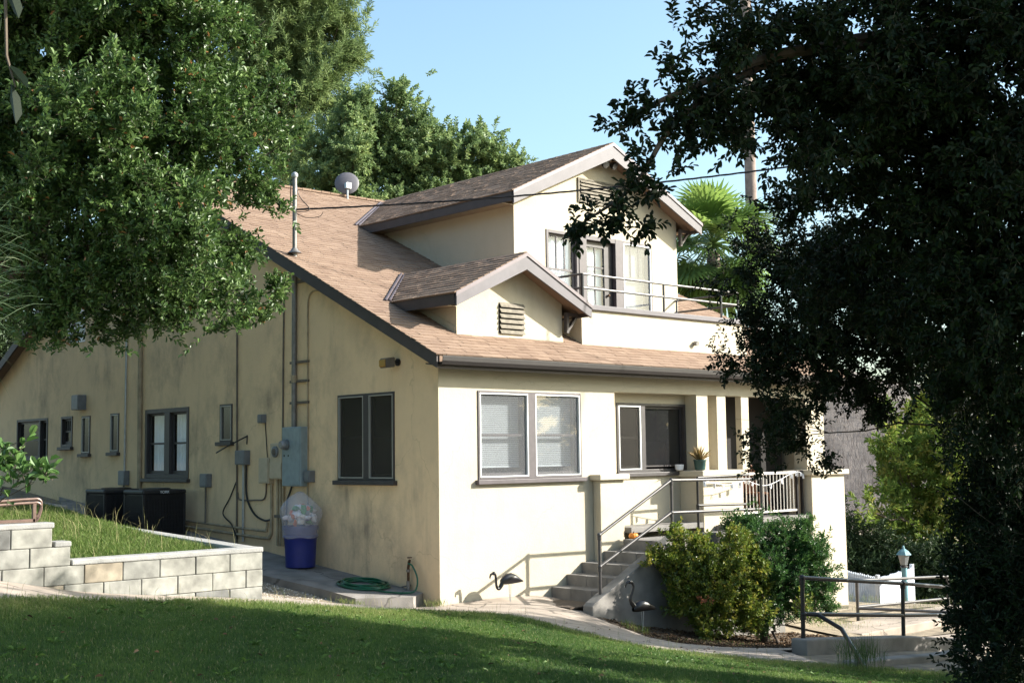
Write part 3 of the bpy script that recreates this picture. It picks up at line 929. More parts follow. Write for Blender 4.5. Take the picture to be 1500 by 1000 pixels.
def dormer(name, xc, half, rsl, apex, yb, wx0, wx1, yw, wtop_drop, ybackw, seed, barge=.28):
    """gabled dormer: stucco walls, shingled roof, barge boards, eave boards"""
    zr = lambda x: apex - rsl * abs(x - xc)
    xl, xr = xc - half, xc + half
    ze = zr(xl)
    mroof = lambda z: (z - 3.83) / RS - .35
    m = MB()
    F = ((0, yw, 0), (1, 0, 0), (0, -1, 0))
    holes = [(4.62, 7.70, 4.62, 6.65)] if name == 'upper_floor' else []
    wall_mb(m, F, [(wx0, 3.9), (wx1, 3.9), (wx1, zr(wx1) - .125), (xc, apex - .125), (wx0, zr(wx0) - .125)], holes, .13)
    zt = zr(wx0) - .125
    for x in (wx0, wx1):
        m.add([(x, yw, 3.9), (x, ybackw, 3.9), (x, ybackw, zt), (x, yw, zt)], [(0, 1, 2, 3)])
    d = m.build(name, M['stucco_front'], house)
    ybackw = mroof(zt - .14)
    # stucco kick strips where the walls meet the roof
    zb = 3.83 + RS * (yw + .35)
    if name != 'upper_floor':
        MB().box(wx0 - .01, wx1 + .01, yw - .014, yw - .001, zb - .06, zb + .075).build('base_strip', M['stucco_front'], d)
    for x, e in ((wx0, -.014), (wx1, .001)):
        k = MB()
        k.prism([(x + e, yw + .02, zb + .0), (x + e, ybackw, 3.83 + RS * (ybackw + .35)), (x + e, ybackw, 3.83 + RS * (ybackw + .35) + .13), (x + e, yw + .02, zb + .13)], (.013, 0, 0))
        k.build('base_strip', M['stucco_front'], d)
    # shingled roof
    m = MB()
    for sgn in (-1, 1):
        xe = xc + sgn * half
        S_ = Vector((-sgn, 0, rsl)).normalized()
        m.prism([(xe, yb + .03, ze - .005), (xc, yb + .03, apex - .005), (xc, mroof(apex), apex - .005), (xe, mroof(ze), ze - .005)], (0, 0, -.115), .5)
        L_ = Vector((0, 1, 0))
        n = int(half / S_.dot(Vector((-sgn, 0, 0))) / .142) + 1
        if sgn < 0:
            def vm(u, S_=S_):
                y = yb - .02 + u
                z = 3.83 + RS * (y + .35)
                v = (z - ze) / S_.z
                return 1e9 if v <= 0 else 1e9
            rr = random.Random(seed)
            full = half / abs(S_.x)
            for kx in range(n):
                v0 = kx * .142
                zz = ze + S_.z * v0
                umax = mroof(zz) - (yb - .02) - .03
                shingles_row(m, (xe - .05, yb - .02, ze - .01), L_, S_, v0, min(.15, full - v0 + .005), umax, rr)
    y = yb - .01
    while y < mroof(apex) - .1:                        # ridge caps
        m.prism([(xc - .12, y, apex - .05), (xc, y, apex + .012), (xc + .12, y, apex - .05), (xc + .12, y, apex - .03), (xc, y, apex + .034), (xc - .12, y, apex - .03)], (0, .20, .006), random.uniform(.25, .6))
        y += .21
    rf = m.build('dormer_roof', M['roof'], d)
    # barge boards
    for sgn in (-1, 1):
        m = MB()
        xe = xc + sgn * (half + .01)
        m.prism([(xe, yb - .012, zr(xe) + .002), (xc, yb - .012, apex + .002), (xc, yb - .012, apex - barge), (xe, yb - .012, zr(xe) - barge * .78)], (0, .04, 0))
        m.build('barge_board', M['fascia'], d)
    for sgn in (-1, 1):
        m = MB()
        xe = xc + sgn * (half + .03)
        m.prism([(xe, yb - .03, zr(xe) + .022), (xc, yb - .03, apex + .02), (xc, yb - .03, apex - .045), (xe, yb - .03, zr(xe) - .045)], (0, .017, 0))
        m.build('drip_edge', M['flash'], d)
    # eave boards and closed eave soffit
    for sgn in (-1, 1):
        m = MB()
        xe = xc + sgn * half
        m.prism([(xe + sgn * .003, yb + .03, ze - .0), (xe + sgn * .003, mroof(ze) - .0, ze), (xe + sgn * .003, mroof(ze) - .35, ze - .19), (xe + sgn * .003, yb + .03, ze - .19)], (sgn * .03, 0, 0))
        m.build('eave_board', M['fascia_dark'], d)
    for sgn, wx in ((-1, wx0), (1, wx1)):
        m = MB()
        xe = xc + sgn * (half - .04)
        a, b = sorted((xe, wx - sgn * -.002))
        if sgn > 0:
            # open eave with a knee brace
            m2 = MB()
            m2.box(wx1 + .003, xe, yw - .12, yw - .05, zr(xe) - .20, zr(xe) - .135)
            m2.box(wx1 + .003, wx1 + .06, yw - .12, yw - .05, zr(xe) - .5, zr(xe) - .2)
            m2.prism([(wx1 + .06, yw - .12, zr(xe) - .47), (wx1 + .06, yw - .12, zr(xe) - .40), (xe - .05, yw - .12, zr(xe) - .2), (xe, yw - .12, zr(xe) - .2)], (0, .07, 0))
            m2.build('eave_bracket', M['fascia_dark'], d)
        m.prism([(a, yw, ze - .17), (b, yw, ze - .17), (b, mroof(ze) - .3, ze - .17), (a, mroof(ze) - .3, ze - .17)], (0, 0, .012))
        m.build('eave_soffit', M['soffit'], d)
    # valley flashing
    m = MB()
    for sgn in (-1,):
        xe = xc + sgn * half
        a = Vector((xe - .05, mroof(ze), ze + .03))
        b = Vector((xc, mroof(apex), apex + .03))
        for off in (-.055, .035):
            m.tube([a + Vector((off, .02, 0)), b + Vector((off, .02, 0))], .026, 6)
    m.build('valley_flashing', M['flash'], d)
    return d

def shingles_row(mb, P, L, S, v0, hgt, umax, r, tab=.30):
    P, S = Vector(P), Vector(S)
    Nn = L.cross(S)
    if Nn.z < 0: Nn = -Nn
    u = -r.uniform(0, tab)
    while u < umax:
        w = tab * r.uniform(.55, 1.25)
        a, b = max(u, 0), min(u + w - .006, umax)
        u += w
        if b - a < .02: continue
        h = r.choice((.009, .011, .013, .015)) + r.uniform(0, .002) + .008
        d = r.uniform(-.006, .006)
        q = [P + L * a + S * (v0 + d) + Nn * h, P + L * b + S * (v0 + d) + Nn * h, P + L * b + S * (v0 + hgt) + Nn * .012, P + L * a + S * (v0 + hgt) + Nn * .012,
             P + L * a + S * (v0 + d) - Nn * .004, P + L * b + S * (v0 + d) - Nn * .004]
        mb.add(q, [(0, 1, 2, 3), (4, 5, 1, 0), (4, 0, 3), (5, 2, 1)], min(1, max(0, r.gauss(.5, .17))))

d_big = dormer('upper_floor', 6.155, 2.765, RS, 8.53, 1.85, 3.75, 8.56, 2.25, .12, 6.9, 11, .30)
d_small = dormer('gabled_dormer', 2.075, 1.555, .5, 5.67, .15, .85, 3.30, .55, .12, 2.4, 12, .27)

def louvre(F, u0, u1, z0, z1, n, parent, frame):
    m = MB()
    m.frame_box(F, u0, u1, .001, .004, z0, z1)
    v = m.build('louvre_vent', M['black'], parent)
    s = MB()
    O, U, N = F
    h = (z1 - z0) / n
    P = lambda u, nn, z: (O[0] + U[0] * u + N[0] * nn, O[1] + U[1] * u + N[1] * nn, O[2] + z)
    for i in range(n):
        zb = z0 + h * (i + .12)
        s.prism([P(u0 + .01, .012, zb + h * .62), P(u0 + .01, .05, zb), P(u0 + .01, .05, zb + .018), P(u0 + .01, .012, zb + h * .62 + .018)], (U[0] * (u1 - u0 - .02), U[1] * (u1 - u0 - .02), 0))
    s.build('slats', M['vent'], v)
    if frame:
        f = MB()
        for a, b, c, d in ((u0 - .05, u0, z0 - .05, z1 + .03), (u1, u1 + .03, z0 - .05, z1 + .03), (u0, u1, z1, z1 + .03), (u0 - .03, u1, z0 - .05, z0)):
            f.frame_box(F, a, b, .0015, .03, c, d)
        f.build('vent_frame', M['vent'], v)
louvre(UP, 5.56, 6.80, 7.37, 7.79, 6, d_big, True)
louvre(SMALL, 1.79, 2.37, 4.32, 4.86, 6, d_small, False)

# --- balcony parapet
m = MB()
m.box(3.75, 8.56, .5, .68, 3.95, 4.87)
m.box(3.75, 3.93, .68, 2.249, 3.95, 4.87)
m.box(8.38, 8.56, .68, 2.249, 3.95, 4.87)
par = m.build('balcony_parapet', M['stucco_front'], house)
MB().box(3.94, 8.37, .69, 2.24, 4.55, 4.6).build('balcony_floor', M['slab'], par)
m = MB()
m.box(3.71, 8.60, .44, .74, 4.872, 4.965)
m.box(3.71, 3.97, .742, 2.245, 4.872, 4.965)
m.box(8.34, 8.60, .742, 2.245, 4.872, 4.965)
m.build('parapet_cap', M['fascia'], par, bevel=.008)
m = MB()
m.prism([(3.74, .486, 4.20), (3.74, .499, 4.20), (3.74, .499, 4.335), (3.74, .486, 4.335)], (4.83, 0, 0))
m.build('base_strip', M['stucco_front'], par)
MB().tube([(6.9, .485, 4.41), (6.9, .40, 4.40)], .045, 12).build('scupper', M['pipe_grey'], par)
m = MB()
for z in (5.28, 5.53):
    m.tube([(3.86, 2.24, z), (3.86, .58, z), (8.46, .58, z), (8.46, 2.24, z)], .022, 8)
br = m.build('balcony_railing', M['rail_metal'], par, smooth=True)
for x in (6.12, 7.9, 8.46):
    MB().tube([(x, .58, 4.966), (x, .58, 5.53)], .022, 8).build('post', M['rail_metal'], br, smooth=True)
MB().tube([(6.5, .58, 4.966), (6.5, .58, 5.2), (6.55, .58, 5.27)], .018, 8).build('brace', M['rail_metal'], br, smooth=True)
MB().tube([(3.86, .58, 4.966), (3.86, .58, 5.54)], .034, 8).build('post', M['rail_dark'], br, smooth=True)

# ================================================================== STAIRS AND RAILINGS
st = thing('porch_stairs', 'grey concrete stairs climbing along the sunlit front wall to the porch', 'stairs', (2.4, -.7, -.1))
m = MB()
tops = [.10, .28, .455, .63, .815]
for i, z in enumerate(tops):
    x0 = 2.39 + .363 * i
    x1 = x0 + .37 if i < 4 else 6.4
    y1 = -.004 if i < 3 else (-.185 if i == 3 else -.305)
    for a, b in ((-1.445, -.93), (-.926, -.46), (-.456, y1)):
        m.box(x0, x1, a, b, -.6, z)
m.build('steps', M['conc_step'], st, bevel=.008)
m = MB()
ck = [(1.64, -1.1), (1.64, -.03), (1.70, .015), (3.62, .935), (6.42, .935), (6.42, -1.4)]
m.prism([(x, -1.655, z) for x, z in ck], (0, .205, 0))
m.build('cheek_wall', M['conc'], st, bevel=.012)
MB().box(6.42, 6.6, -1.65, -.3, -1.3, .93).build('end_wall', M['conc'], st)

def pipe_rail(name, label, mat_, runs, posts, r, joints, group=None, cat='handrail'):
    t = thing(name, label, cat, runs[0][0], group)
    for q in runs:
        MB().tube(q, r, 10).build('rail', mat_, t, smooth=True)
    for q in posts:
        MB().tube(q, r, 10).build('post', mat_, t, smooth=True)
    for c in joints:
        m = MB()
        m.ball(c, r * 1.5, 10, 7)
        m.tube([(c[0], c[1], c[2] - .075), (c[0], c[1], c[2] - .02)], r * 1.35, 10)
        m.build('pipe_fitting', mat_, t, smooth=True)
    return t
Y = -1.54
pipe_rail('stair_handrail', 'steel pipe handrail rising beside the porch steps and running along the landing', M['rail_metal'],
          [[(1.94, Y, 1.03), (3.69, Y, 1.835)], [(3.69, Y, 1.835), (6.16, Y, 1.80)], [(1.94, Y, .545), (3.66, Y, 1.30)], [(3.69, Y, 1.305), (6.16, Y, 1.27)]],
          [[(1.94, Y, .10), (1.94, Y, 1.04)], [(3.69, Y, .93), (3.69, Y, 1.84)], [(6.16, Y, .93), (6.16, Y, 1.80)]], .026,
          [(1.94, Y, 1.03), (3.69, Y, 1.835), (1.94, Y, .545), (3.68, Y, 1.305)])
pipe_rail('porch_guard', 'dark pipe guard rail standing before the porch pier with the potted plant', M['rail_dark'],
          [[(5.66, -.5, 1.83), (7.2, -.5, 1.85)], [(5.66, -.5, 1.33), (7.2, -.5, 1.30)]],
          [[(5.66, -.5, .82), (5.66, -.5, 1.83)]], .024, [(5.66, -.5, 1.33)], cat='railing')
t = thing('baluster_railing', 'pale railing of thin upright bars in front of the wooden porch chair', 'railing', (7.3, -.1, 1.0))
m = MB(); m.box(7.36, 9.3, -.125, -.075, 1.83, 1.88); m.box(7.36, 9.3, -.12, -.08, 1.08, 1.12); m.build('rail', M['rail_white'], t, bevel=.006)
m = MB()
for i in range(17):
    m.tube([(7.42 + i * .112, -.1, 1.12), (7.42 + i * .112, -.1, 1.83)], .011, 6)
m.build('balusters', M['rail_white'], t)
for x in (9.33, 9.5):
    MB().box(x - .022, x + .022, -.13, -.08, .9, 1.9).build('post', M['rail_dark'], t)
g = thing('garland', 'white garland of small paper tags looped along the baluster railing', 'garland', (6.2, -.14, 1.8))
m = MB()
pts, tags = [], []
ax = [(5.7, -.53, 1.79), (6.5, -.53, 1.68), (7.25, -.53, 1.78)]
bx = [(7.4, -.15, 1.80), (8.2, -.16, 1.62), (9.2, -.15, 1.86), (9.55, -.15, 1.80)]
for seg in (ax, bx):
    q = smooth_line(seg, 12)
    m.tube(q, .006, 5)
    tags += q[2::4]
m.build('cord', M['white'], g)
for i, p in enumerate(tags):
    m = MB()
    for k in range(3):
        a = random.uniform(0, 6.28)
        w, h = .02, random.uniform(.05, .11)
        dx, dy = math.cos(a) * w, math.sin(a) * w
        o = (p[0] + random.uniform(-.02, .02), p[1] + random.uniform(-.01, .01), p[2])
        m.add([(o[0] - dx, o[1] - dy, o[2]), (o[0] + dx, o[1] + dy, o[2]), (o[0] + dx * 1.4, o[1] + dy * 1.4, o[2] - h), (o[0] - dx * .6, o[1] - dy, o[2] - h * .9)], [(0, 1, 2, 3)])
    m.build('tag', M['white'], g)

# wooden bow-back chair on the porch
t = thing('porch_chair', 'wooden bow-back chair on the porch behind the baluster railing', 'chair', (8.75, .45, 1.0))
cx, cy, cz = 8.75, .45, 1.0
m = MB(); m.lathe([(.20, 0), (.23, .015), (.23, .035), (.21, .045)], (cx, cy, cz + .42), n=20); m.build('seat', M['wood'], t, smooth=True)
for a, b in ((-1, -1), (1, -1), (-1, 1), (1, 1)):
    MB().tube([(cx + a * .15, cy + b * .15, cz + .43), (cx + a * .22, cy + b * .21, cz)], [.02, .014], 8).build('leg', M['wood'], t, smooth=True)
m = MB(); m.tube([(cx + .23 * math.sin(u), cy + .19 + .08 * (1 - math.cos(u - 1.57)) * 0, cz + .46 + .56 * max(0, math.cos(u)) ** .7) for u in np.linspace(-1.57, 1.57, 15)], .017, 8); m.build('backrest', M['wood'], t, smooth=True)
m = MB()
for i in range(-3, 4):
    u = math.asin(i * .065 / .23)
    m.tube([(cx + i * .05, cy + .17, cz + .46), (cx + i * .065, cy + .19, cz + .46 + .56 * math.cos(u) ** .7)], .009, 6)
m.build('spindles', M['wood'], t)

# things on the porch piers and steps
t = thing('potted_plant', 'dry spiky plant in a dark green pot on the porch pier', 'potted plant', (6.22, -.12, 1.95))
MB().lathe([(.075, 0), (.10, .02), (.115, .17), (.125, .18), (.125, .2), (.10, .2), (.095, .16)], (6.22, -.12, 1.951), n=20).build('pot', M['pot_green'], t, smooth=True)
m = MB()
for i in range(70):
    a, b = random.uniform(0, 6.28), random.uniform(.1, 1.0)
    L = random.uniform(.2, .38)
    p = Vector((6.22, -.12, 2.12))
    d = Vector((math.cos(a) * math.sin(b), math.sin(a) * math.sin(b), math.cos(b)))
    q = p + d * L * .6
    e = q + (d + Vector((0, 0, -.25))) * L * .4
    s = d.cross(Vector((random.uniform(-1, 1), random.uniform(-1, 1), 0))).normalized() * .009
    m.add([p - s, p + s, q + s * 1.3, q - s * 1.3, e], [(0, 1, 2, 3), (3, 2, 4)], random.random())
m.build('leaves', M['pot_plant'], t)
o = MB().lathe([(.05, 0), (.075, .02), (.085, .10), (.085, .115), (.07, .115), (.065, .04)], (5.98, .18, 1.951), n=18).build('flower_pot', M['white'], smooth=True)
tag(o, 'small white pot on the end of the porch pier ledge below the dark window', 'pot')
t = thing('pumpkin', 'small orange pumpkin on the landing beside the pilaster at the top of the steps', 'pumpkin', (4.03, -.38, .815))
m = MB()
for k in range(8):
    a = k * math.pi / 4
    m.ball((4.03 + .04 * math.cos(a), -.38 + .04 * math.sin(a), .865), (.045, .045, .05), 10, 7)
m.build('fruit', M['pumpkin'], t, smooth=True)
MB().tube([(4.03, -.38, .90), (4.035, -.385, .94)], [.014, .009], 6).build('stem', M['twig'], t)
m = MB(); m.box(1.50, 2.22, -1.32, -.40, -.085, -.06)
o = m.build('doormat', M['mat_fibre'], bevel=.006)
tag(o, 'brown fibre doormat lying on the path at the foot of the steps', 'doormat')
o.rotation_euler = (0.0, 0.0, 0.0)

# ramp rails on the right
pipe_rail('ramp_handrail', 'black pipe handrail along the kerb of the ramp nearest the dark shrubs', M['rail_dark'],
          [[(2.30, -5, .56), (4.9, -5, .28), (6.6, -4.9, .08)], [(2.30, -5, .07), (4.88, -5, -.19), (6.4, -4.9, -.33)], [(2.36, -5, .065), (2.5, -5.1, .05), (2.45, -5.5, -.10), (1.35, -6.55, -.40)]],
          [[(2.28, -5, -.5), (2.30, -5, .57)], [(4.86, -5, -.75), (4.9, -5, .28)], [(6.7, -4.9, -.9), (6.6, -4.9, .08)]], .030, [(2.30, -5, .56), (2.30, -5, .07), (4.9, -5, .28)])
pipe_rail('far_handrail', 'pale sunlit pipe handrail round the lower landing before the picket fence', M['rail_metal'],
          [[(9.99, -1, -.31), (13.6, -1, -.50)], [(10.0, -1, -.84), (13.48, -1, -.97)], [(9.99, -1, -.86), (11.8, -2.6, -1.0)]],
          [[(9.99, -1, -1.3), (9.99, -1, -.3)], [(13.6, -1, -1.5), (13.6, -1, -.5)]], .032, [])
def kerb(name, label, line, w, h, parent=None):
    m = MB()
    L = [Vector((x, y, 0)) for x, y in line]
    k = len(L)
    ring = []
    for i, p in enumerate(L):
        d = (L[min(i + 1, k - 1)] - L[max(i - 1, 0)]).normalized()
        n = Vector((-d.y, d.x, 0)) * w / 2
        z = gz(p.x, p.y)
        ring.append([(p - n).to_tuple()[:2] + (z - .4,), (p - n).to_tuple()[:2] + (z + h,), (p + n).to_tuple()[:2] + (z + h,), (p + n).to_tuple()[:2] + (z - .4,)])
    vs = [q for r in ring for q in r]
    fs = [(0, 1, 2, 3), tuple((k - 1) * 4 + j for j in (3, 2, 1, 0))]
    for i in range(k - 1):
        for j in range(4):
            fs.append((i * 4 + j, i * 4 + (j + 1) % 4, (i + 1) * 4 + (j + 1) % 4, (i + 1) * 4 + j))
    m.add(vs, fs)
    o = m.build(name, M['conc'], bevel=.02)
    return tag(o, label, 'kerb')
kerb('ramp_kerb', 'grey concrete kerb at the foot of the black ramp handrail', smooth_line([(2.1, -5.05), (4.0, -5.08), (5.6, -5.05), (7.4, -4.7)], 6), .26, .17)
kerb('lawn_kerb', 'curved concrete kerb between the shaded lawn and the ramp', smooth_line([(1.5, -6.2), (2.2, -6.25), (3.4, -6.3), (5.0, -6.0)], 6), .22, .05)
o = MB().box(8.2, 13.5, -2.2, -1.15, -1.4, -1.07).build('landing_slab', M['conc_path'], bevel=.02)
tag(o, 'pale sunlit concrete slab beside the far pipe handrail', 'slab')

# ================================================================== BLOCK RETAINING WALL
bw = thing('block_wall', 'stepped retaining wall of pale concrete blocks holding the grassy planter', 'wall', (-5.2, -3.34, .8))
m = MB()
rb = random.Random(4)
for row in range(7):
    zt = 1.29 - .182 * row + (.364 if True else 0)
    z1, z0 = zt, zt - .178
    if z1 < .1: continue
    u = -5.2 - (.0 if row % 2 == 0 else .2)
    if row % 2 and row > 1: m.box(-5.396, -5.2, -3.34, -3.15, z0, z1, rb.choice((.3, .5, .6, .95)))
    xl = {0: -7.5, 1: -7.32}.get(row, -5.2)
    if row < 2:
        u = xl if row == 0 else xl
    while u > -10.5:
        tn = rb.choice((.45, .5, .55, .6, .65, .7, .4, .5, .6, .92, .85, .12))
        d = rb.uniform(-.004, .004)
        m.box(u - .392, u - .004, -3.34 + d, -3.15, z0, z1, tn)
        u -= .396
m.build('blocks', M['block'], bw, bevel=.008)
m = MB(); m.box(-10.4, -5.22, -3.325, -3.16, .1, 1.28); m.box(-10.4, -7.34, -3.325, -3.16, 1.28, 1.46); m.box(-10.4, -7.52, -3.325, -3.16, 1.46, 1.64)
m.build('mortar_core', M['mortar'], bw)
m = MB()
m.box(-7.31, -5.195, -3.35, -3.14, 1.291, 1.345)
m.box(-7.48, -7.315, -3.35, -3.14, 1.473, 1.525)
m.box(-10.4, -7.485, -3.35, -3.14, 1.655, 1.71)
m.prism([(-5.195, -3.139, 1.291), (-3.45, 5.9, 1.30), (-3.65, 5.93, 1.30), (-5.40, -3.139, 1.291)], (0, 0, .055))
m.build('cap', M['cap'], bw, bevel=.012)
m = MB()
m.prism([(-5.205, -3.139, .2), (-3.46, 5.88, .2), (-3.64, 5.9, .2), (-5.385, -3.139, .2)], (0, 0, 1.09))
m.build('side_wall', M['mortar'], bw)
o = MB().prism([(-3.2, 6.2, .3), (-.75, 16.5, .3), (-.95, 16.55, .3), (-3.4, 6.25, .3)], (0, 0, 1.22)).build('garden_wall', M['conc'], bevel=.015)
tag(o, 'low plain grey concrete wall running behind the planter towards the house', 'wall')
def planter_z(x, y):
    x, y = np.asarray(x), np.asarray(y)
    return 1.20 + .035 * np.clip(y + 3, 0, 20) + .20 * np.clip(-5.6 - x, 0, 1.6) * np.clip((y + 3.2) / 4, 0, 1)
PL = [(-10.4, -3.2), (-5.35, -3.2), (-3.62, 5.9), (-3.5, 6.2), (-6, 9), (-10.4, 9)]
sheet('planter_soil', PL, 0.0, M['turf'], 0.5, skirt=0.5, zfun=planter_z)

# brown rail end on the upper blocks
t = thing('brown_handrail', 'brown pipe handrail end bolted above the upper steps of the block wall', 'handrail', (-7.6, -3.2, 1.7))
for z in (1.93, 1.895):
    MB().tube(smooth_line([(-9.6, -3.22, z + .25), (-8.3, -3.22, z + .01), (-7.72, -3.22, z), (-7.60, -3.22, z), (-7.565, -3.22, z - .045), (-7.585, -3.22, z - .13), (-7.61, -3.22, z - .17)], 5), .014, 8).build('rail', M['rail_brown'], t, smooth=True)
MB().box(-9.6, -7.63, -3.24, -3.20, 1.715, 1.745).build('bottom_rail', M['rail_brown'], t)
MB().box(-7.65, -7.62, -3.24, -3.20, 1.712, 1.89).build('post', M['rail_brown'], t)

# ================================================================== SIDE-WALL FIXTURES
def sbox(name, y0, y1, z0, z1, d, mt, parent=None, bevel=.006, off=.003):
    return MB().box(-d, -off, y0, y1, z0, z1).build(name, mt, parent, bevel=bevel)
t = thing('electric_meter_cabinet', 'tall blue-grey electric cabinet with a round glass meter on the side wall', 'electric cabinet', (0, 4.1, 1.8))
sbox('cabinet', 3.58, 4.18, 1.79, 2.83, .17, M['box_blue'], t, .012)
MB().box(-.182, -.171, 3.60, 3.92, 1.82, 2.80).build('cover', M['box_blue'], t, bevel=.004)
q = MB().lathe([(.095, 0), (.095, .05), (.085, .06)], (-.173, 4.02, 2.52), (-1, 0, 0)).build('meter', M['box_grey'], t, smooth=True)
MB().lathe([(.075, 0), (.075, .05), (.06, .075)], (-.234, 4.02, 2.52), (-1, 0, 0)).build('meter_glass', M['meter_glass'], q, smooth=True)
for y in (4.1, 3.97):
    MB().box(-.176, -.171, y - .012, y + .012, 2.31, 2.34).build('latch', M['black'], t)
t = thing('service_mast', 'thick painted pipe mast rising from the electric cabinet through the roof edge', 'pipe mast', (0, 4.05, 2.84))
MB().tube([(-.055, 3.97, 2.83), (-.055, 3.97, 3.9), (-.055, 3.96, 6.0)], .045, 12).build('lower_pipe', M['pipe_grey'], t, smooth=True)
MB().tube([(-.055, 3.96, 6.0), (-.055, 3.96, 7.33)], .04, 12).build('upper_pipe', M['pipe_grey'], t, smooth=True)
MB().tube([(-.055, 3.97, 3.62), (-.055, 3.97, 3.75)], .052, 12).build('coupling', M['conduit_painted'], t, smooth=True)
MB().lathe([(.05, 0), (.06, .03), (.055, .07), (.02, .10)], (-.055, 3.96, 7.33)).build('weather_head', M['galv'], t, smooth=True)
MB().lathe([(.13, 0), (.07, .05), (.046, .09)], (-.055, 3.96, 5.95)).build('roof_flashing', M['pipe_grey'], t, smooth=True)
for z in (3.26, 3.64, 3.98, 5.42):
    MB().box(-.04, -.003, 3.56, 4.14, z - .022, z + .022).build('strap', M['conduit_dark'], t)
o = MB()
o.tube(smooth_line([(-.055, 3.96, 7.34), (-.02, 3.98, 7.30), (.02, 3.93, 7.0), (.12, 3.75, 6.74), (.0, 3.9, 6.70), (-.09, 4.02, 6.74)], 6), .008, 6)
o.tube(smooth_line([(-.055, 3.96, 7.34), (-.09, 4.01, 7.30), (-.1, 4.03, 6.9), (-.07, 4.01, 6.72)], 6), .008, 6)
o.tube(smooth_line([(-.03, 4.0, 6.70), (.12, 3.85, 6.60), (.3, 3.7, 6.62), (.35, 3.65, 6.70)], 6), .006, 6)
o = o.build('cable_loop', M['cable'], t)
# service drop: twisted cable from the mast across the gable and out to the right
m = MB()
A, B = Vector((-.055, 3.94, 6.74)), Vector((12.0, -7.5, 8.62))
ln = []
for i in range(121):
    k = i / 120
    p = A.lerp(B, k)
    p.z -= 1.0 * 4 * k * (1 - k) * .37
    ln.append(p)
for ph in (0, 2.09, 4.19):
    m.tube([p + Vector((0, math.cos(i * .9 + ph), math.sin(i * .9 + ph))) * .011 for i, p in enumerate(ln)], .009, 5)
tag(m.build('service_cable', M['cable']), 'black twisted overhead cable crossing in front of the upper gable', 'cable')

def conduit(label, pts, r, mt, cat='conduit', name='conduit', group=None):
    o = MB().tube(pts, r, 8).build(name, mt, smooth=True)
    return tag(o, label, cat, group)
conduit('thin painted conduit curving under the rake just right of the mast', smooth_line([(-.02, 3.2, 5.2), (-.02, 3.45, 5.2), (-.02, 3.57, 5.08), (-.02, 3.59, 4.8)], 5) + [(-.02, 3.59, 1.4)], .014, M['conduit_painted'])
conduit('thin dark conduit left of the mast ending at the beige meter box', [(-.02, 4.36, 5.32), (-.02, 4.38, 4.0), (-.02, 4.39, 2.56)], .016, M['conduit_dark'])
conduit('tall brown conduit between the narrow window and the small switch box', [(-.025, 6.0, 6.3), (-.025, 5.98, 4.2), (-.025, 5.95, .62)], .018, M['conduit_dark'])
conduit('silver conduit running down to the grey disconnect box behind the far condenser', [(-.03, 10.6, 5.2), (-.03, 10.61, 2.05)], .022, M['galv'])
conduit('square painted downpipe left of the curtained side window', [(-.05, 9.92, 6.0), (-.05, 9.87, 1.1)], .05, M['conduit_painted'], 'downpipe', 'downpipe')
conduit('grey steel conduit dropping from the lone disconnect box to the slab', [(-.04, 5.70, 2.2), (-.04, 5.70, .75)], .022, M['galv'])
conduit('upper horizontal pipe along the foot of the side wall', smooth_line([(-.04, 8.4, 1.10), (-.04, 6.5, 1.02), (-.04, 5.05, .97), (-.04, 4.9, 1.0), (-.04, 4.86, 1.12)], 5), .022, M['conduit_painted'], 'pipe', 'pipe')
conduit('lower horizontal pipe along the foot of the side wall', smooth_line([(-.04, 8.4, .98), (-.04, 6.5, .90), (-.04, 5.0, .84), (-.04, 4.78, .88), (-.04, 4.73, 1.05), (-.04, 4.73, 1.9)], 5), .026, M['conduit_painted'], 'pipe', 'pipe')
t = thing('conduit_bundle', 'bundle of painted vertical conduits below the beige meter boxes', 'conduit bundle', (0, 4.55, .8))
for y in (4.34, 4.43, 4.52):
    MB().tube([(-.04, y, 1.92), (-.04, y, .72)], .022, 8).build('pipe', M['conduit_painted'], t, smooth=True)
MB().box(-.065, -.003, 4.27, 4.6, 1.22, 1.27).build('strap', M['conduit_dark'], t)
conduit('black cable looping from the electric cabinet down to the lower pipe', smooth_line([(-.04, 4.06, 1.78), (-.05, 4.1, 1.68), (-.05, 4.2, 1.5), (-.04, 4.23, 1.1), (-.04, 4.25, .8)], 6), .018, M['cable'], 'cable', 'cable')
conduit('black cable sagging from the lone disconnect box to the conduit bundle', smooth_line([(-.03, 5.62, 2.2), (-.03, 5.6, 1.6), (-.03, 5.35, 1.28), (-.03, 5.0, 1.16), (-.03, 4.74, 1.18)], 6), .018, M['cable'], 'cable', 'cable')
conduit('black cable sagging left from the brown conduit down to the slab', smooth_line([(-.03, 5.97, 1.85), (-.03, 6.2, 1.55), (-.05, 6.42, 1.25), (-.05, 6.1, 1.05), (-.08, 5.85, .8)], 6), .013, M['cable'], 'cable', 'cable')
conduit('thin wire dropping from the small switch box to the beige box', [(-.02, 4.98, 2.94), (-.02, 4.9, 2.3)], .009, M['cable'], 'wire', 'wire')
conduit('thin branch conduit from the brown conduit to the beige junction box', smooth_line([(-.025, 5.93, 1.65), (-.025, 5.85, 1.52), (-.025, 5.3, 1.52), (-.025, 4.98, 1.56), (-.025, 4.92, 1.85)], 5), .014, M['conduit_dark'])
t = thing('gas_meter_box', 'beige meter box with a round dial beside the blue-grey cabinet', 'meter box', (0, 4.6, 1.9))
sbox('housing', 4.24, 4.62, 1.91, 2.55, .14, M['box_beige'], t, .01)
MB().box(-.155, -.141, 4.24, 4.62, 1.93, 2.2).build('cover', M['box_beige'], t, bevel=.004)
q = MB().lathe([(.10, 0), (.10, .03), (.085, .04)], (-.141, 4.43, 2.40), (-1, 0, 0)).build('dial', M['box_grey'], t, smooth=True)
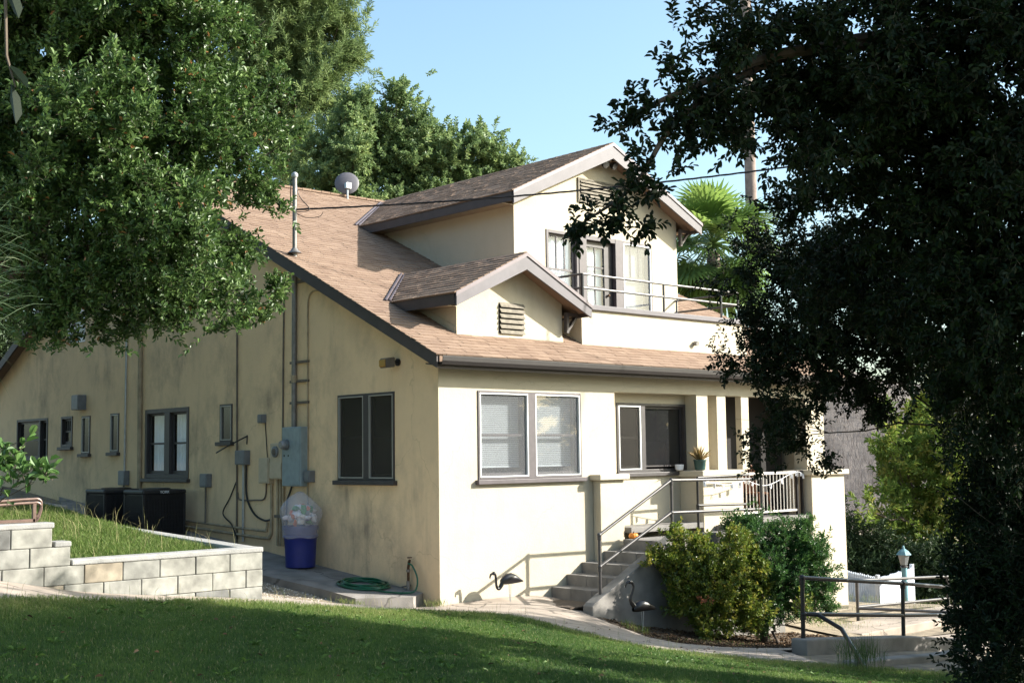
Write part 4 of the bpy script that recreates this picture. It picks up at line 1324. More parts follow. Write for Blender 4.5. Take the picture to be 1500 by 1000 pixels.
MB().lathe([(.06, 0), (.055, .012)], (-.1815, 4.43, 2.40), (-1, 0, 0)).build('dial_face', M['conduit_dark'], q)
t = thing('junction_box', 'plain beige junction box left of the dial meter box', 'junction box', (0, 5.0, 1.8))
sbox('housing', 4.70, 5.04, 1.83, 2.29, .12, M['box_beige'], t, .008)
MB().box(-.132, -.121, 4.72, 5.02, 1.85, 2.27).build('cover', M['box_beige'], t, bevel=.003)
def small_box(label, y0, y1, z0, z1, d, mt, stub=True, cat='switch box', name='switch_box'):
    t = thing(name, label, cat, (0, y0, z0))
    sbox('housing', y0, y1, z0, z1, d, mt, t, .008)
    MB().box(-d - .012, -d - .001, y0 + .015, y1 - .015, z0 + .02, z1 - .02).build('cover', mt, t, bevel=.003)
    if stub:
        MB().tube([(-d * .5, (y0 + y1) / 2, z0), (-d * .5, (y0 + y1) / 2, z0 - stub)], .02, 8).build('pipe_stub', M['conduit_dark'], t, smooth=True)
    return t
small_box('small grey switch box above the beige junction box', 4.96, 5.12, 2.93, 3.09, .1, M['box_grey'], 0)
small_box('small grey box right of the blue-grey cabinet', 3.38, 3.56, 1.86, 2.06, .12, M['box_grey'], 0)
small_box('grey disconnect box on the wall above the far condenser', 10.42, 10.72, 1.75, 2.06, .12, M['box_grey'], .3)
small_box('grey disconnect box right of the near condenser under its stub', 6.93, 7.2, 1.74, 2.0, .12, M['box_grey'], .7)
small_box('grey disconnect box atop the free-standing steel conduit', 5.52, 5.86, 2.17, 2.44, .13, M['box_grey'], 0)
small_box('grey vent hood high on the wall above the narrow far windows', 12.62, 12.98, 3.44, 3.78, .2, M['box_grey'], 0, 'vent hood', 'vent_hood')
t = thing('angle_bracket', 'thin dark angle bracket sticking out beside the narrow window', 'bracket', (0, 5.9, 2.6))
MB().tube([(-.02, 5.62, 2.70), (-.28, 5.95, 2.50), (-.3, 6.25, 2.40)], .014, 6).build('arm', M['rail_dark'], t)
MB().tube([(-.01, 5.62, 2.72), (-.02, 5.62, 2.55)], .012, 6).build('mount', M['rail_dark'], t)
t = thing('wall_lamp', 'weathered amber flood lamp under the rake at the house corner', 'wall lamp', (0, 1.1, 3.8))
MB().lathe([(.06, 0), (.06, .03)], (-.003, 1.0, 3.80), (-1, 0, 0), n=14).build('base', M['rail_dark'], t)
MB().tube([(-.03, 1.0, 3.8), (-.12, 1.03, 3.82)], .02, 8).build('arm', M['rail_dark'], t)
q = MB().prism([(-.10, .96, 3.88), (-.10, .96, 3.72), (-.26, .99, 3.70), (-.26, .99, 3.86)], (0, .17, 0)).build('housing', M['conduit_dark'], t, bevel=.015)
M['amber'] = mat('amber', (0.34, 0.20, 0.05), 0.25)
MB().prism([(-.262, 1.0, 3.845), (-.262, 1.0, 3.715), (-.285, 1.0, 3.73), (-.285, 1.0, 3.83)], (0, .15, 0)).build('lens', M['amber'], q, bevel=.004)
t = thing('security_light', 'twin security floodlight under the peak of the upper gable', 'floodlight', (6.3, 2.1, 8.1))
MB().box(6.22, 6.34, 2.06, 2.18, 8.24, 8.30).build('mount', M['white'], t, bevel=.005)
for dx in (-.13, .12):
    q = MB().lathe([(.03, -.06), (.07, .0), (.085, .08)], (6.28 + dx, 2.1, 8.17), (dx * .8, -.8, -.45), n=16).build('lamp_head', M['rail_dark'], t, smooth=True)
    ax_ = Vector((dx * .8, -.8, -.45)).normalized()
    MB().lathe([(.075, 0), (.06, .012)], Vector((6.28 + dx, 2.1, 8.17)) + ax_ * .081, ax_, n=16).build('lens', M['meter_glass'], q, smooth=True)
t = thing('satellite_dish', 'grey satellite dish on the main roof ridge seen from behind', 'satellite dish', (4.83, 9.2, 8.4))
n_ = Vector((-.55, -.75, .25)).normalized()
MB().lathe([(.005, 0.0), (.12, -.008), (.22, -.03), (.285, -.055), (.29, -.06), (.285, -.068), (.22, -.044), (.12, -.02), (.005, -.012)], Vector((4.85, 9.25, 8.80)) + n_ * .03, n_, n=32).build('reflector', M['dish'], t, smooth=True)
MB().tube([(4.83, 9.2, 8.38), (4.83, 9.2, 8.62), (4.83, 9.22, 8.72)], .024, 8).build('pole', M['galv'], t, smooth=True)
MB().box(4.76, 4.90, 9.13, 9.22, 8.64, 8.78).build('bracket', M['galv'], t, bevel=.005)

# ================================================================== THINGS ON THE SLAB
def condenser(label, x, y, w, d, z0, h):
    t = thing('air_conditioner', label, 'air conditioner', (x, y, z0), 'air conditioners by the side wall')
    m = MB(); m.box(x + .03, x + w - .03, y + .03, y + d - .03, z0, z0 + h - .1)
    for k in range(26):
        a = x + .05 + (w - .1) * k / 25
        m.box(a - .007, a + .007, y + .008, y + .031, z0 + .06, z0 + h - .12)
    for k in range(22):
        a = y + .05 + (d - .1) * k / 21
        m.box(x + .008, x + .031, a - .007, a + .007, z0 + .06, z0 + h - .12)
    for k in range(9):
        z = z0 + .08 + (h - .22) * k / 8
        m.box(x + .014, x + w - .014, y + .014, y + .029, z - .005, z + .005)
    m.build('body', M['ac'], t)
    for a, b in ((x, y), (x + w - .05, y), (x, y + d - .05), (x + w - .05, y + d - .05)):
        MB().box(a, a + .05, b, b + .05, z0, z0 + h - .1).build('corner_post', M['ac'], t, bevel=.008)
    m = MB()
    m.prism([(x - .01, y - .01, z0 + h - .1), (x + w + .01, y - .01, z0 + h - .1), (x + w + .01, y + d + .01, z0 + h - .1), (x - .01, y + d + .01, z0 + h - .1)], (0, 0, .09))
    m.build('top_cover', M['ac'], t, bevel=.03)
    MB().lathe([(.30, 0), (.30, .02), (.27, .03)], (x + w / 2, y + d / 2, z0 + h - .012)).build('fan_grille', M['plastic_black'], t)
    return t
condenser('black air-conditioning condenser with a small maker badge on the concrete slab', -1.2, 7.4, .9, .82, .80, .92)
condenser('plain black air-conditioning condenser half hidden behind the badged one', -1.35, 8.75, .9, .85, .86, .86)
bc = bpy.data.curves.new('badge', 'FONT')
bc.body = 'YORK'
bc.size = .075
bc.extrude = .002
bo = bpy.data.objects.new('badge_text', bc)
COL.objects.link(bo)
bpy.context.view_layer.update()
bme = bpy.data.meshes.new_from_object(bo.evaluated_get(bpy.context.evaluated_depsgraph_get()))
bpy.data.objects.remove(bo)
bme.transform(Matrix.Translation((-.86, 7.384, 1.64)) @ Matrix.Rotation(math.pi / 2, 4, 'X'))
bme.materials.clear()
link('badge', bme, M['white'], bpy.data.objects['air_conditioner'])

bxx, byy, bzz = -.42, 3.2, .44
t = thing('trash_bin', 'round blue plastic bin standing against the shaded side wall', 'bin', (bxx, byy, bzz))
MB().lathe([(.235, 0), (.25, .01), (.262, .3), (.283, .62), (.30, .64), (.305, .70), (.29, .70), (.27, .60), (.24, .04)], (bxx, byy, bzz), n=36).build('body', M['bin'], t, smooth=True)
MB().lathe([(.287, 0), (.298, .01), (.298, .035), (.288, .045)], (bxx, byy, bzz + .50), n=36).build('rim_band', M['bin'], t, smooth=True)
t2 = thing('trash_bag', 'translucent bag stuffed with rubbish bulging out of the blue bin', 'trash bag', (bxx, byy, bzz + .5))
m = MB()
prof = [(.305, .50), (.312, .56), (.318, .66), (.312, .72), (.325, .78), (.345, .88), (.335, .98), (.28, 1.08), (.18, 1.17), (.09, 1.23), (.04, 1.26)]
vs, fs = [], []
n = 48
for i, (r, h) in enumerate(prof):
    for k in range(n):
        a = 2 * math.pi * k / n
        w_ = 1 + (.05 * math.sin(3 * a + i * .8) + .035 * math.sin(7 * a - i * 1.1) + .025 * math.sin(13 * a + i * 2.1)) * (0.35 if i < 4 else 1)
        vs.append((bxx + r * w_ * math.cos(a) - .04 * max(0, h - .9), byy + r * w_ * math.sin(a), bzz + h + .012 * math.sin(5 * a + i)))
for i in range(len(prof) - 1):
    for k in range(n):
        fs.append((i * n + k, i * n + (k + 1) % n, (i + 1) * n + (k + 1) % n, (i + 1) * n + k))
fs.append(tuple((len(prof) - 1) * n + k for k in range(n)))
m.add(vs, fs)
m.build('film', M['bag'], t2, smooth=True)
m = MB()
for i in range(52):
    a, r = random.uniform(0, 6.28), .26 * math.sqrt(random.random())
    h = random.uniform(.72, 1.02)
    r *= 1 if h < .95 else .7
    m.ball((bxx + r * math.cos(a), byy + r * math.sin(a), bzz + h), (random.uniform(.03, .08), random.uniform(.03, .08), random.uniform(.03, .07)), 7, 5, random.choice((.0, .1, .3, .4, .98, 1.0, .05, .55, .7, .86)), .25)
m.build('rubbish', M['trash'], t2)

# garden hose and tap
zs = lambda y: float(slab_z(0, y)) + .03
m = MB()
for k, (r, dz) in enumerate(((.40, 0), (.36, .02), (.33, .0), (.30, .028), (.37, .04), (.27, .01), (.42, .012), (.33, .05))):
    ox, oy = random.uniform(-.03, .03), random.uniform(-.04, .04)
    pts = []
    for i in range(33):
        a = 2 * math.pi * i / 32
        x = -.50 + ox + r * math.cos(a) * .92
        y = 1.28 + oy + r * math.sin(a) * 1.1
        pts.append((x, y, zs(y) + .016 + dz + .008 * math.sin(a * 3 + k)))
    m.tube(pts, .0135, 8)
zq = zs(.6)
m.tube(smooth_line([(-.62, .90, zs(.9) + .02), (-.55, .62, zs(.62) + .02), (-.36, .42, zs(.45) + .02), (-.20, .36, zs(.4) + .05), (-.12, .40, zs(.4) + .22), (-.12, .52, zs(.5) + .40), (-.14, .60, .62)], 8), .0135, 8)
tag(m.build('garden_hose', M['hose'], smooth=True), 'coiled green garden hose lying on the concrete slab below the tap', 'hose')
t = thing('hose_tap', 'rusty standpipe tap against the wall above the green hose', 'tap', (-.1, .66, .15))
m = MB(); m.tube([(-.08, .68, .12), (-.08, .68, .55), (-.08, .66, .62), (-.10, .62, .66), (-.13, .60, .64)], .022, 8); m.build('pipe', M['brass'], t, smooth=True)
m = MB(); m.tube([(-.08, .68, .2), (-.08, .68, .34)], .032, 10); m.tube([(-.08, .68, .48), (-.08, .68, .52)], .034, 10); m.build('collar', M['pipe_grey'], t, smooth=True)
MB().lathe([(.035, 0), (.04, .008), (.035, .016)], (-.10, .62, .70), n=12).build('handle', M['brass'], t)
MB().tube([(-.003, .72, .27), (-.16, .75, .25)], .012, 6).build('valve', M['pipe_grey'], t)

# ================================================================== FLAMINGO ORNAMENTS
def flamingo(label, x, y, z, h, face, neck):
    """body axis along local +X (beak end), built in place"""
    t = thing('flamingo_ornament', label, 'garden ornament', (x, y, z), 'black flamingo ornaments')
    ca, sa = math.cos(face), math.sin(face)
    P = lambda a, b, c: (x + a * ca - b * sa, y + a * sa + b * ca, z + c)
    m = MB()
    spine = [(-.30, h * .60, .004), (-.24, h * .63, .03), (-.15, h * .68, .065), (-.05, h * .71, .088), (.05, h * .70, .085), (.11, h * .67, .062), (.145, h * .64, .040)]
    vs, fs = [], []
    n = 12
    for a, c, r in spine:
        for k in range(n):
            u = 2 * math.pi * k / n
            vs.append(P(a, r * .8 * math.cos(u), c + r * math.sin(u)))
    for i in range(len(spine) - 1):
        for k in range(n):
            fs.append((i * n + k, i * n + (k + 1) % n, (i + 1) * n + (k + 1) % n, (i + 1) * n + k))
    fs.append(tuple(range(n)))
    m.add(vs, fs)
    nk = smooth_line([q for q in neck], 6)
    m.tube([P(a, 0, c) for a, c in nk], [.040 - .020 * min(1, i / (len(nk) * .5)) for i in range(len(nk))], 10)
    hx, hz = neck[-1]
    m.ball(P(hx, 0, hz), (.034, .034, .03), 10, 7)
    m.build('body', M['plastic_black'], t, smooth=True)
    MB().tube([P(hx + .02, 0, hz), P(hx + .06, 0, hz - .015), P(hx + .075, 0, hz - .055), P(hx + .07, 0, hz - .085)], [.022, .018, .012, .003], 8).build('beak', M['plastic_black'], t, smooth=True)
    for b in (-.03, .03):
        MB().tube([P(-.03, b, h * .63), P(-.03 + b, b * 1.4, -.06)], .0055, 6).build('leg', M['galv'], t)
    return t
flamingo('black flamingo ornament with its neck dipped low against the sunlit front wall', 1.08, -.38, -.04, .56, math.pi * .97, [(.11, .36), (.16, .28), (.20, .255), (.235, .30), (.245, .40), (.255, .47), (.285, .495)])
flamingo('black flamingo ornament with raised neck standing in front of the stair cheek wall', 2.22, -2.12, -.47, .62, math.pi * .93, [(.12, .44), (.17, .50), (.19, .57), (.15, .66), (.13, .74), (.16, .80), (.20, .81)])

# ================================================================== FAR FENCE AND LAMP
t = thing('picket_fence', 'white picket fence turning a corner beyond the sunlit house pier', 'fence', (17.7, 3.2, -2.2))
fa, fb, fc = Vector((19.72, 6.08, 0)), Vector((17.67, 3.15, 0)), Vector((21.1, 4.11, 0))
m, rl = MB(), MB()
for a, b in ((fa, fb), (fb, fc)):
    d = (b - a); L = d.length; d.normalize(); nrm = Vector((-d.y, d.x, 0))
    k = int(L / .125)
    for i in range(k):
        p = a + d * (i * .125)
        z0 = -2.4
        tp = -1.08 + random.uniform(-.015, .015)
        q = [p, p + d * .092, p + d * .092 + Vector((0, 0, 1)) * 0]
        m.prism([(p.x, p.y, z0), (p.x + d.x * .104, p.y + d.y * .104, z0), (p.x + d.x * .104, p.y + d.y * .104, tp - .05), (p.x + d.x * .052, p.y + d.y * .052, tp), (p.x, p.y, tp - .05)], nrm * .02)
    for z in (-1.85, -1.3):
        o_ = nrm * .024
        rl.prism([tuple(a + o_)[:2] + (z,), tuple(b + o_)[:2] + (z,), tuple(b + o_)[:2] + (z + .08,), tuple(a + o_)[:2] + (z + .08,)], nrm * .03)
m.build('pickets', M['fence_white'], t)
rl.build('rails', M['fence_white'], t)
for p in (fa, fb, fc):
    MB().box(p.x + .02, p.x + .11, p.y + .06, p.y + .15, -2.4, -1.02).build('post', M['fence_white'], t)
t = thing('lamp_post', 'short blue-green lamp post with a lantern head behind the picket fence corner', 'lamp post', (17.69, 2.43, -1.9))
MB().tube([(17.69, 2.43, -2.3), (17.69, 2.43, -1.55), (17.69, 2.43, -.78)], [.11, .085, .075], 12).build('post', M['lamp_blue'], t, smooth=True)
MB().lathe([(.06, 0), (.11, .03), (.05, .08)], (17.69, 2.43, -.79), n=14).build('collar', M['trim_dark'], t, smooth=True)
q = MB().lathe([(.09, 0), (.15, .26)], (17.69, 2.43, -.71), n=8).build('lantern', M['meter_glass'], t)
MB().lathe([(.20, 0), (.13, .09), (.04, .16), (.03, .22), (.005, .24)], (17.69, 2.43, -.449), n=8).build('lantern_cap', M['lamp_blue'], t)

# ================================================================== VEGETATION
def unit(a):
    return a / (np.linalg.norm(a, axis=-1, keepdims=True) + 1e-9)

def leaf_faces(p, d, n, L, Wd, fold=0.25):
    """two quads per leaf, folded along the midrib: (2N,4,3)"""
    s = unit(np.cross(d, n))
    n = unit(np.cross(s, d))
    L, Wd = L[:, None], Wd[:, None]
    tip = p + d * L - n * L * .12
    m1 = p + d * L * .36
    m2 = p + d * L * .74
    up = n * Wd * fold
    a1, a2 = m1 + s * Wd * .5 + up, m2 + s * Wd * .42 + up
    b1, b2 = m1 - s * Wd * .5 + up, m2 - s * Wd * .42 + up
    q1 = np.stack([p, a1, a2, tip], 1)
    q2 = np.stack([p, tip, b2, b1], 1)
    return np.stack([q1, q2], 1).reshape(-1, 4, 3)

def in_blobs(blobs, per_m3, shell=0.45, nmin=6, clump=None, boost=0.0):
    C, Cc, R_ = [], [], []
    for x, y, z, rx, rz in blobs:
        n = max(nmin, int(per_m3 * 4.19 * rx * rx * rz * max(1.0, (boost / rx) ** .9)))
        if clump:
            nc = max(3, int(clump[0] * 4.19 * rx * rx * rz))
            u = unit(rng.normal(size=(nc, 3)))
            r = rng.random(nc) ** shell * (0.75 + 0.45 * rng.random(nc))
            cc = np.array([x, y, z]) + u * r[:, None] * np.array([rx, rx, rz])
            k = rng.integers(0, nc, n)
            sd = clump[1] * min(1.0, .25 + rx / .3) * rng.uniform(.6, 1.4, nc)[k]
            off = rng.normal(size=(n, 3)) * sd[:, None]
            C.append(cc[k] + off)
            Cc.append(unit(u[k] * .6 + unit(off)))
            R_.append(np.full(n, rx))
            continue
        u = unit(rng.normal(size=(n, 3)))
        r = rng.random(n) ** shell
        r *= 0.82 + 0.3 * rng.random(n)
        C.append(np.array([x, y, z]) + u * r[:, None] * np.array([rx, rx, rz]))
        Cc.append(u)
        R_.append(np.full(n, rx))
    return np.concatenate(C), np.concatenate(Cc), np.concatenate(R_)

def foliage(blobs, per_m3, K, twig, leaf, aspect, spread=1.0, up=0.35, droop=0.0, shell=0.45, nmin=6, tone_sd=.16, clump=None, boost=0.0):
    P, O, _ = in_blobs(blobs, per_m3, shell, nmin, clump, boost)
    T = len(P)
    ax = unit(O * .7 + rng.normal(size=(T, 3)) * .55 + np.array([0, 0, up]))
    tl = twig * rng.uniform(.6, 1.3, T)
    base = P - ax * tl[:, None] * .5
    k = np.tile(np.arange(K), T)
    ti = np.repeat(np.arange(T), K)
    A = ax[ti]
    t = (k + .5 + rng.uniform(-.3, .3, T * K)) / K
    pos = base[ti] + A * (tl[ti] * t)[:, None]
    h = np.where(np.abs(A[:, 2:3]) < .9, np.array([[0, 0, 1.0]]), np.array([[1.0, 0, 0]]))
    u = unit(np.cross(A, h))
    v = np.cross(A, u)
    ang = k * 2.4 + rng.uniform(0, 6.28, T)[ti] + rng.normal(size=T * K) * .4
    rad = u * np.cos(ang)[:, None] + v * np.sin(ang)[:, None]
    d = unit(rad * spread + A * (.35 + .9 * t[:, None]) + np.array([0, 0, -droop]))
    n = unit(rng.normal(size=(T * K, 3)) * .55 + np.array([0, 0, 1.0]) + A * .2)
    L = leaf * rng.uniform(.65, 1.25, T * K)
    f = leaf_faces(pos, d, n, L, L * aspect)
    tw = rng.normal(.5, tone_sd, T)[ti] + rng.normal(0, tone_sd, T * K)
    tw = np.where(rng.random(T * K) < .008, 1.0, np.clip(tw, 0, .92))
    return f, np.repeat(tw, 2), base, ax, tl

def stems(base, ax, tl, r, back=.1):
    a = base - ax * (tl * back)[:, None]
    b = base + ax * (tl * .75)[:, None]
    h = np.where(np.abs(ax[:, 2:3]) < .9, np.array([[0, 0, 1.0]]), np.array([[1.0, 0, 0]]))
    u = unit(np.cross(ax, h)) * r
    v = unit(np.cross(ax, u)) * r
    c = [u, -.5 * u + .87 * v, -.5 * u - .87 * v]
    q = [np.stack([a + c[i], a + c[(i + 1) % 3], b + c[(i + 1) % 3] * .4, b + c[i] * .4], 1) for i in range(3)]
    return np.concatenate(q)

def limb_path(a, b, wob, n=7, sag=0.0):
    a, b = Vector(a), Vector(b)
    o = []
    for i in range(n + 1):
        k = i / n
        p = a.lerp(b, k)
        w = wob * math.sin(math.pi * k)
        o.append(p + Vector((random.uniform(-w, w), random.uniform(-w, w), random.uniform(-w, w) + sag * math.sin(math.pi * k))))
    return o

def tree(name, label, cat, blobs, base, fork, tr, lim, kw, leaf_mat, group=None, twigs=0.0, bark=None, limb_every=1, lr=.55, minr=0.0):
    t = thing(name, label, cat, base, group)
    m = MB()
    pth = limb_path(base, fork, .06)
    k = len(pth)
    m.tube(pth, [tr * (1.25 - .45 * i / (k - 1)) if i else tr * 1.5 for i in range(k)], 10)
    for i, b in enumerate(blobs):
        if i % limb_every or b[3] < minr: continue
        c = Vector(b[:3])
        n = limb_path(fork, c, .12 * lim, 7)
        r0 = tr * lr * min(1.0, .4 + b[3])
        m.tube(n, [r0 * (1 - .82 * j / 7) for j in range(8)], 7)
        for q in range(3):
            e = c + Vector((random.uniform(-1, 1), random.uniform(-1, 1), random.uniform(-.6, 1))) * b[3] * .8
            m.tube(limb_path(n[5], e, .05 * lim, 4), [r0 * .32, r0 * .26, r0 * .2, r0 * .14, r0 * .08], 5)
    m.build('trunk', bark or M['bark'], t, smooth=True)
    f, tn, ba, ax, tl = foliage(blobs, **kw)
    c = fast_mesh('crown', f, 4, leaf_mat, t, tn)
    if twigs:
        fast_mesh('twigs', stems(ba, ax, tl, twigs), 4, M['twig'], c)
    return t
LEFT_OAK = [(-8.02,-4.12,6.09, 0.93,0.93), (-7.39,-4.72,6.20, 0.87,0.87), (-6.68,-4.94,5.97, 0.54,0.54), (-7.79,-4.90,5.09, 0.89,0.89), (-6.88,-5.06,5.11, 0.62,0.62), (-6.25,-5.01,5.55, 0.29,0.29), (-6.36,-4.83,4.91, 0.36,0.36), (-6.22,-4.85,4.00, 0.34,0.34), (-6.83,-4.97,3.97, 0.53,0.53), (-6.69,-5.05,3.61, 0.22,0.22), (-7.51,-5.02,3.96, 0.62,0.62), (-7.94,-4.61,3.85, 0.50,0.50), (-8.19,-4.46,4.50, 0.71,0.71), (-7.41,-5.18,4.55, 0.65,0.65), (-8.17,-3.90,5.47, 0.74,0.74), (-7.71,-4.79,3.61, 0.33,0.33), (-7.20,-4.86,3.61, 0.27,0.27), (-6.49,-4.91,6.52, 0.29,0.29), (-7.90,-4.37,7.19, 1.12,1.12), (-7.11,-5.07,6.93, 0.74,0.74), (-8.83,-3.34,5.85, 0.99,0.99), (-8.76,-3.24,4.50, 0.87,0.87)]
RIGHT_OAK = [(-5.64,-10.31,5.08, 0.41,0.41), (-5.86,-10.07,4.76, 0.27,0.27), (-6.02,-9.90,4.56, 0.23,0.23), (-6.31,-9.89,4.45, 0.16,0.16), (-6.47,-9.74,4.47, 0.09,0.06), (-6.23,-10.00,4.76, 0.12,0.12), (-6.07,-10.05,5.03, 0.11,0.11), (-4.93,-10.26,4.80, 0.56,0.56), (-5.76,-10.12,4.37, 0.19,0.19), (-5.43,-10.41,4.30, 0.21,0.21), (-6.05,-9.98,4.26, 0.12,0.12), (-6.42,-9.89,4.15, 0.09,0.09), (-6.47,-9.83,4.00, 0.08,0.08), (-6.36,-9.91,3.93, 0.10,0.10), (-6.52,-9.76,3.89, 0.07,0.07), (-6.63,-9.65,3.81, 0.08,0.08), (-6.71,-9.57,3.75, 0.04,0.04), (-6.39,-9.87,3.73, 0.05,0.05), (-6.53,-9.74,3.76, 0.03,0.03), (-4.58,-10.60,4.94, 0.78,0.78), (-4.12,-11.03,5.03, 0.82,0.82), (-3.61,-10.99,4.12, 0.95,0.95), (-3.90,-10.45,4.22, 0.72,0.72), (-4.05,-9.90,4.18, 0.40,0.40), (-3.37,-11.71,4.87, 0.97,0.97), (-2.98,-11.49,3.46, 1.00,1.00), (-2.83,-12.28,5.44, 1.07,1.07), (-3.59,-10.62,3.24, 0.56,0.56), (-4.98,-10.61,5.78, 0.76,0.76), (-3.92,-11.34,6.04, 0.97,0.97)]
INNER_OAK = [(-2.20,-8.18,4.01, 0.60,0.60), (-2.42,-7.75,4.41, 0.23,0.23), (-2.54,-7.57,3.94, 0.23,0.23), (-2.45,-7.74,3.50, 0.40,0.40), (-2.66,-7.63,3.06, 0.20,0.20), (-2.29,-7.96,2.95, 0.60,0.60), (-2.44,-7.89,2.43, 0.30,0.30), (-2.08,-8.22,2.35, 0.33,0.33), (-1.82,-8.44,3.34, 0.73,0.73), (-1.29,-8.95,3.46, 0.80,0.80), (-1.55,-8.62,2.74, 0.30,0.30), (-1.17,-9.00,2.93, 0.40,0.40), (-0.78,-9.36,2.93, 0.66,0.66), (-2.06,-8.43,3.99, 0.66,0.66)]
DARK_SHRUBS = [(-1.81,-10.08,2.09, 0.47,0.47), (-1.87,-9.96,1.50, 0.44,0.44), (-2.10,-9.95,0.99, 0.42,0.42), (-2.26,-10.16,0.58, 0.45,0.45), (-1.87,-10.49,1.46, 0.86,0.86)]
PINE = [(19.28,34.68,24.84, 3.07,3.23), (18.97,35.36,21.63, 2.43,2.59), (20.50,33.91,21.92, 1.68,1.78), (21.55,32.90,22.22, 0.84,1.94), (20.17,34.57,19.03, 2.00,1.46), (21.44,33.31,19.65, 1.03,1.29), (17.77,34.27,17.25, 1.72,1.41), (18.76,33.54,15.68, 1.25,1.41), (17.98,36.47,20.03, 1.94,2.91), (22.12,32.55,20.76, 0.42,0.71), (19.51,34.16,27.41, 2.91,1.94), (21.86,32.50,23.18, 0.52,0.97)]
MIDL = [(18.13,27.59,16.56, 0.92,1.01), (17.69,28.20,14.85, 1.29,1.29), (17.58,26.58,14.40, 0.98,1.12)]
MIDC = [(20.16,27.41,17.18, 1.03,1.03), (20.94,26.76,16.58, 0.88,0.94), (19.92,27.84,15.42, 1.47,1.47), (21.24,26.68,14.96, 1.62,1.32), (21.86,26.03,15.54, 1.18,1.03)]
MIDR = [(23.28,25.18,16.20, 0.41,0.65), (23.54,25.05,15.31, 1.13,0.71), (23.02,25.59,14.88, 0.89,0.74), (24.43,24.27,15.00, 0.53,0.53), (24.01,24.70,14.57, 0.89,0.59)]
GREENBUSH = [(25.94,6.72,1.34, 1.24,1.58), (26.28,7.61,2.71, 0.70,0.93), (25.82,5.43,1.57, 1.10,1.77), (24.95,6.48,-0.40, 1.10,1.10), (26.11,5.47,-0.86, 1.10,1.33), (27.27,6.64,3.15, 0.93,0.93), (27.54,5.10,2.43, 1.13,2.04)]
YELLOWTREE = [(31.69,9.31,3.77, 1.03,0.65), (32.30,8.62,4.79, 0.78,0.91), (30.63,9.05,2.73, 0.76,0.63)]
HEDGE = [(21.90,6.58,-0.45, 0.46,0.88), (22.45,6.10,-0.67, 0.53,0.88), (23.01,5.62,-1.00, 0.53,0.74), (22.71,4.55,-1.23, 0.61,0.82), (22.46,7.42,-0.30, 0.47,0.86)]
YB = [(3.39,-2.00,0.68, 0.55,0.42), (3.16,-1.9,0.48, 0.24,0.28), (3.88,-2.30,0.56, 0.55,0.44), (4.37,-2.46,0.42, 0.33,0.44), (3.42,-2.10,0.15, 0.49,0.38), (4.23,-2.38,0.76, 0.33,0.28), (3.75,-2.24,-0.09, 0.55,0.44)]
DB = [(5.09,-2.23,0.93, 0.57,0.37), (5.43,-2.66,0.70, 0.51,0.46), (5.65,-2.84,0.47, 0.32,0.51), (5.20,-2.40,0.36, 0.63,0.51), (4.87,-1.90,0.98, 0.23,0.25), (4.73,-2.17,-0.18, 0.40,0.40), (5.31,-2.58,-0.08, 0.45,0.40)]
LB = [(-8.84,-5.65,2.42, 0.14,0.15), (-8.74,-5.72,2.22, 0.11,0.08), (-8.85,-5.61,2.17, 0.15,0.13), (-8.64,-5.82,2.21, 0.06,0.04), (-9.03,-5.47,2.37, 0.26,0.31)]
UNDER = [(4.52,-2.67,-0.12, 0.24,0.31), (4.33,-2.60,-0.38, 0.27,0.20), (4.88,-3.27,-0.16, 0.27,0.24), (4.92,-3.43,-0.37, 0.22,0.15)]
RIGHT_FILL = [(-3.56,-10.93,3.32, 0.65,0.65), (-3.01,-10.40,2.59, 0.43,0.43), (-2.77,-10.62,2.59, 0.59,0.59), (-3.30,-10.26,3.67, 0.49,0.49), (-4.11,-10.30,4.53, 0.61,0.61), (-3.70,-9.29,4.32, 0.28,0.28), (-2.90,-9.28,3.82, 0.65,0.65), (-5.07,-10.13,4.80, 0.44,0.44)]
SHR2 = [(-1.66,-9.57,2.39, 0.31,0.31), (-1.89,-9.70,1.79, 0.29,0.29), (-2.09,-9.72,1.27, 0.27,0.27), (-2.24,-9.80,0.82, 0.29,0.29), (-1.84,-10.02,1.79, 0.47,0.47), (-1.95,-10.10,1.11, 0.49,0.49), (-2.61,-10.10,0.47, 0.33,0.33)]

YB = YB + [(3.3,-2.05,.05, .24,.3), (3.5,-2.35,-.3, .32,.28), (4.1,-2.55,-.25, .42,.3), (4.45,-2.6,.0, .3,.3), (3.7,-2.5,.3, .45,.4)]
DB = DB + [(4.75,-2.6,.25, .35,.35), (5.0,-2.75,-.25, .4,.3), (5.6,-3.0,-.15, .36,.36), (5.3,-2.9,.3, .42,.4), (4.55,-2.6,-.4, .35,.25)]
MIDC = MIDC + [(19.3,27.9,14.0, 1.3,1.1), (21.6,26.6,13.4, 1.6,1.1), (20.6,27.3,12.4, 1.8,1.2)]
MIDL = MIDL + [(17.2,28.2,13.2, 1.5,1.3), (18.4,27.4,12.6, 1.4,1.2)]
MIDR = MIDR + [(23.0,25.6,13.6, 1.3,1.0), (24.2,24.6,13.2, 1.1,1.0), (22.4,26.0,12.8, 1.2,1.0)]
HEDGE = HEDGE + [(21.6,6.4,-1.3, .7,.8), (22.3,5.9,-1.5, .7,.8), (23.0,5.2,-1.6, .8,.8), (22.9,4.4,-1.8, .8,.7), (22.0,7.2,-1.3, .7,.9), (24.2,5.0,-1.4, .9,.9)]
GREENBUSH = GREENBUSH + [(24.32,6.72,2.47, 0.62,0.88), (23.45,6.41,0.43, 0.56,0.86), (24.62,6.58,1.37, 0.66,0.99), (22.13,6.25,0.48, 0.42,0.53), (25.89,7.86,3.64, 0.32,0.32)]
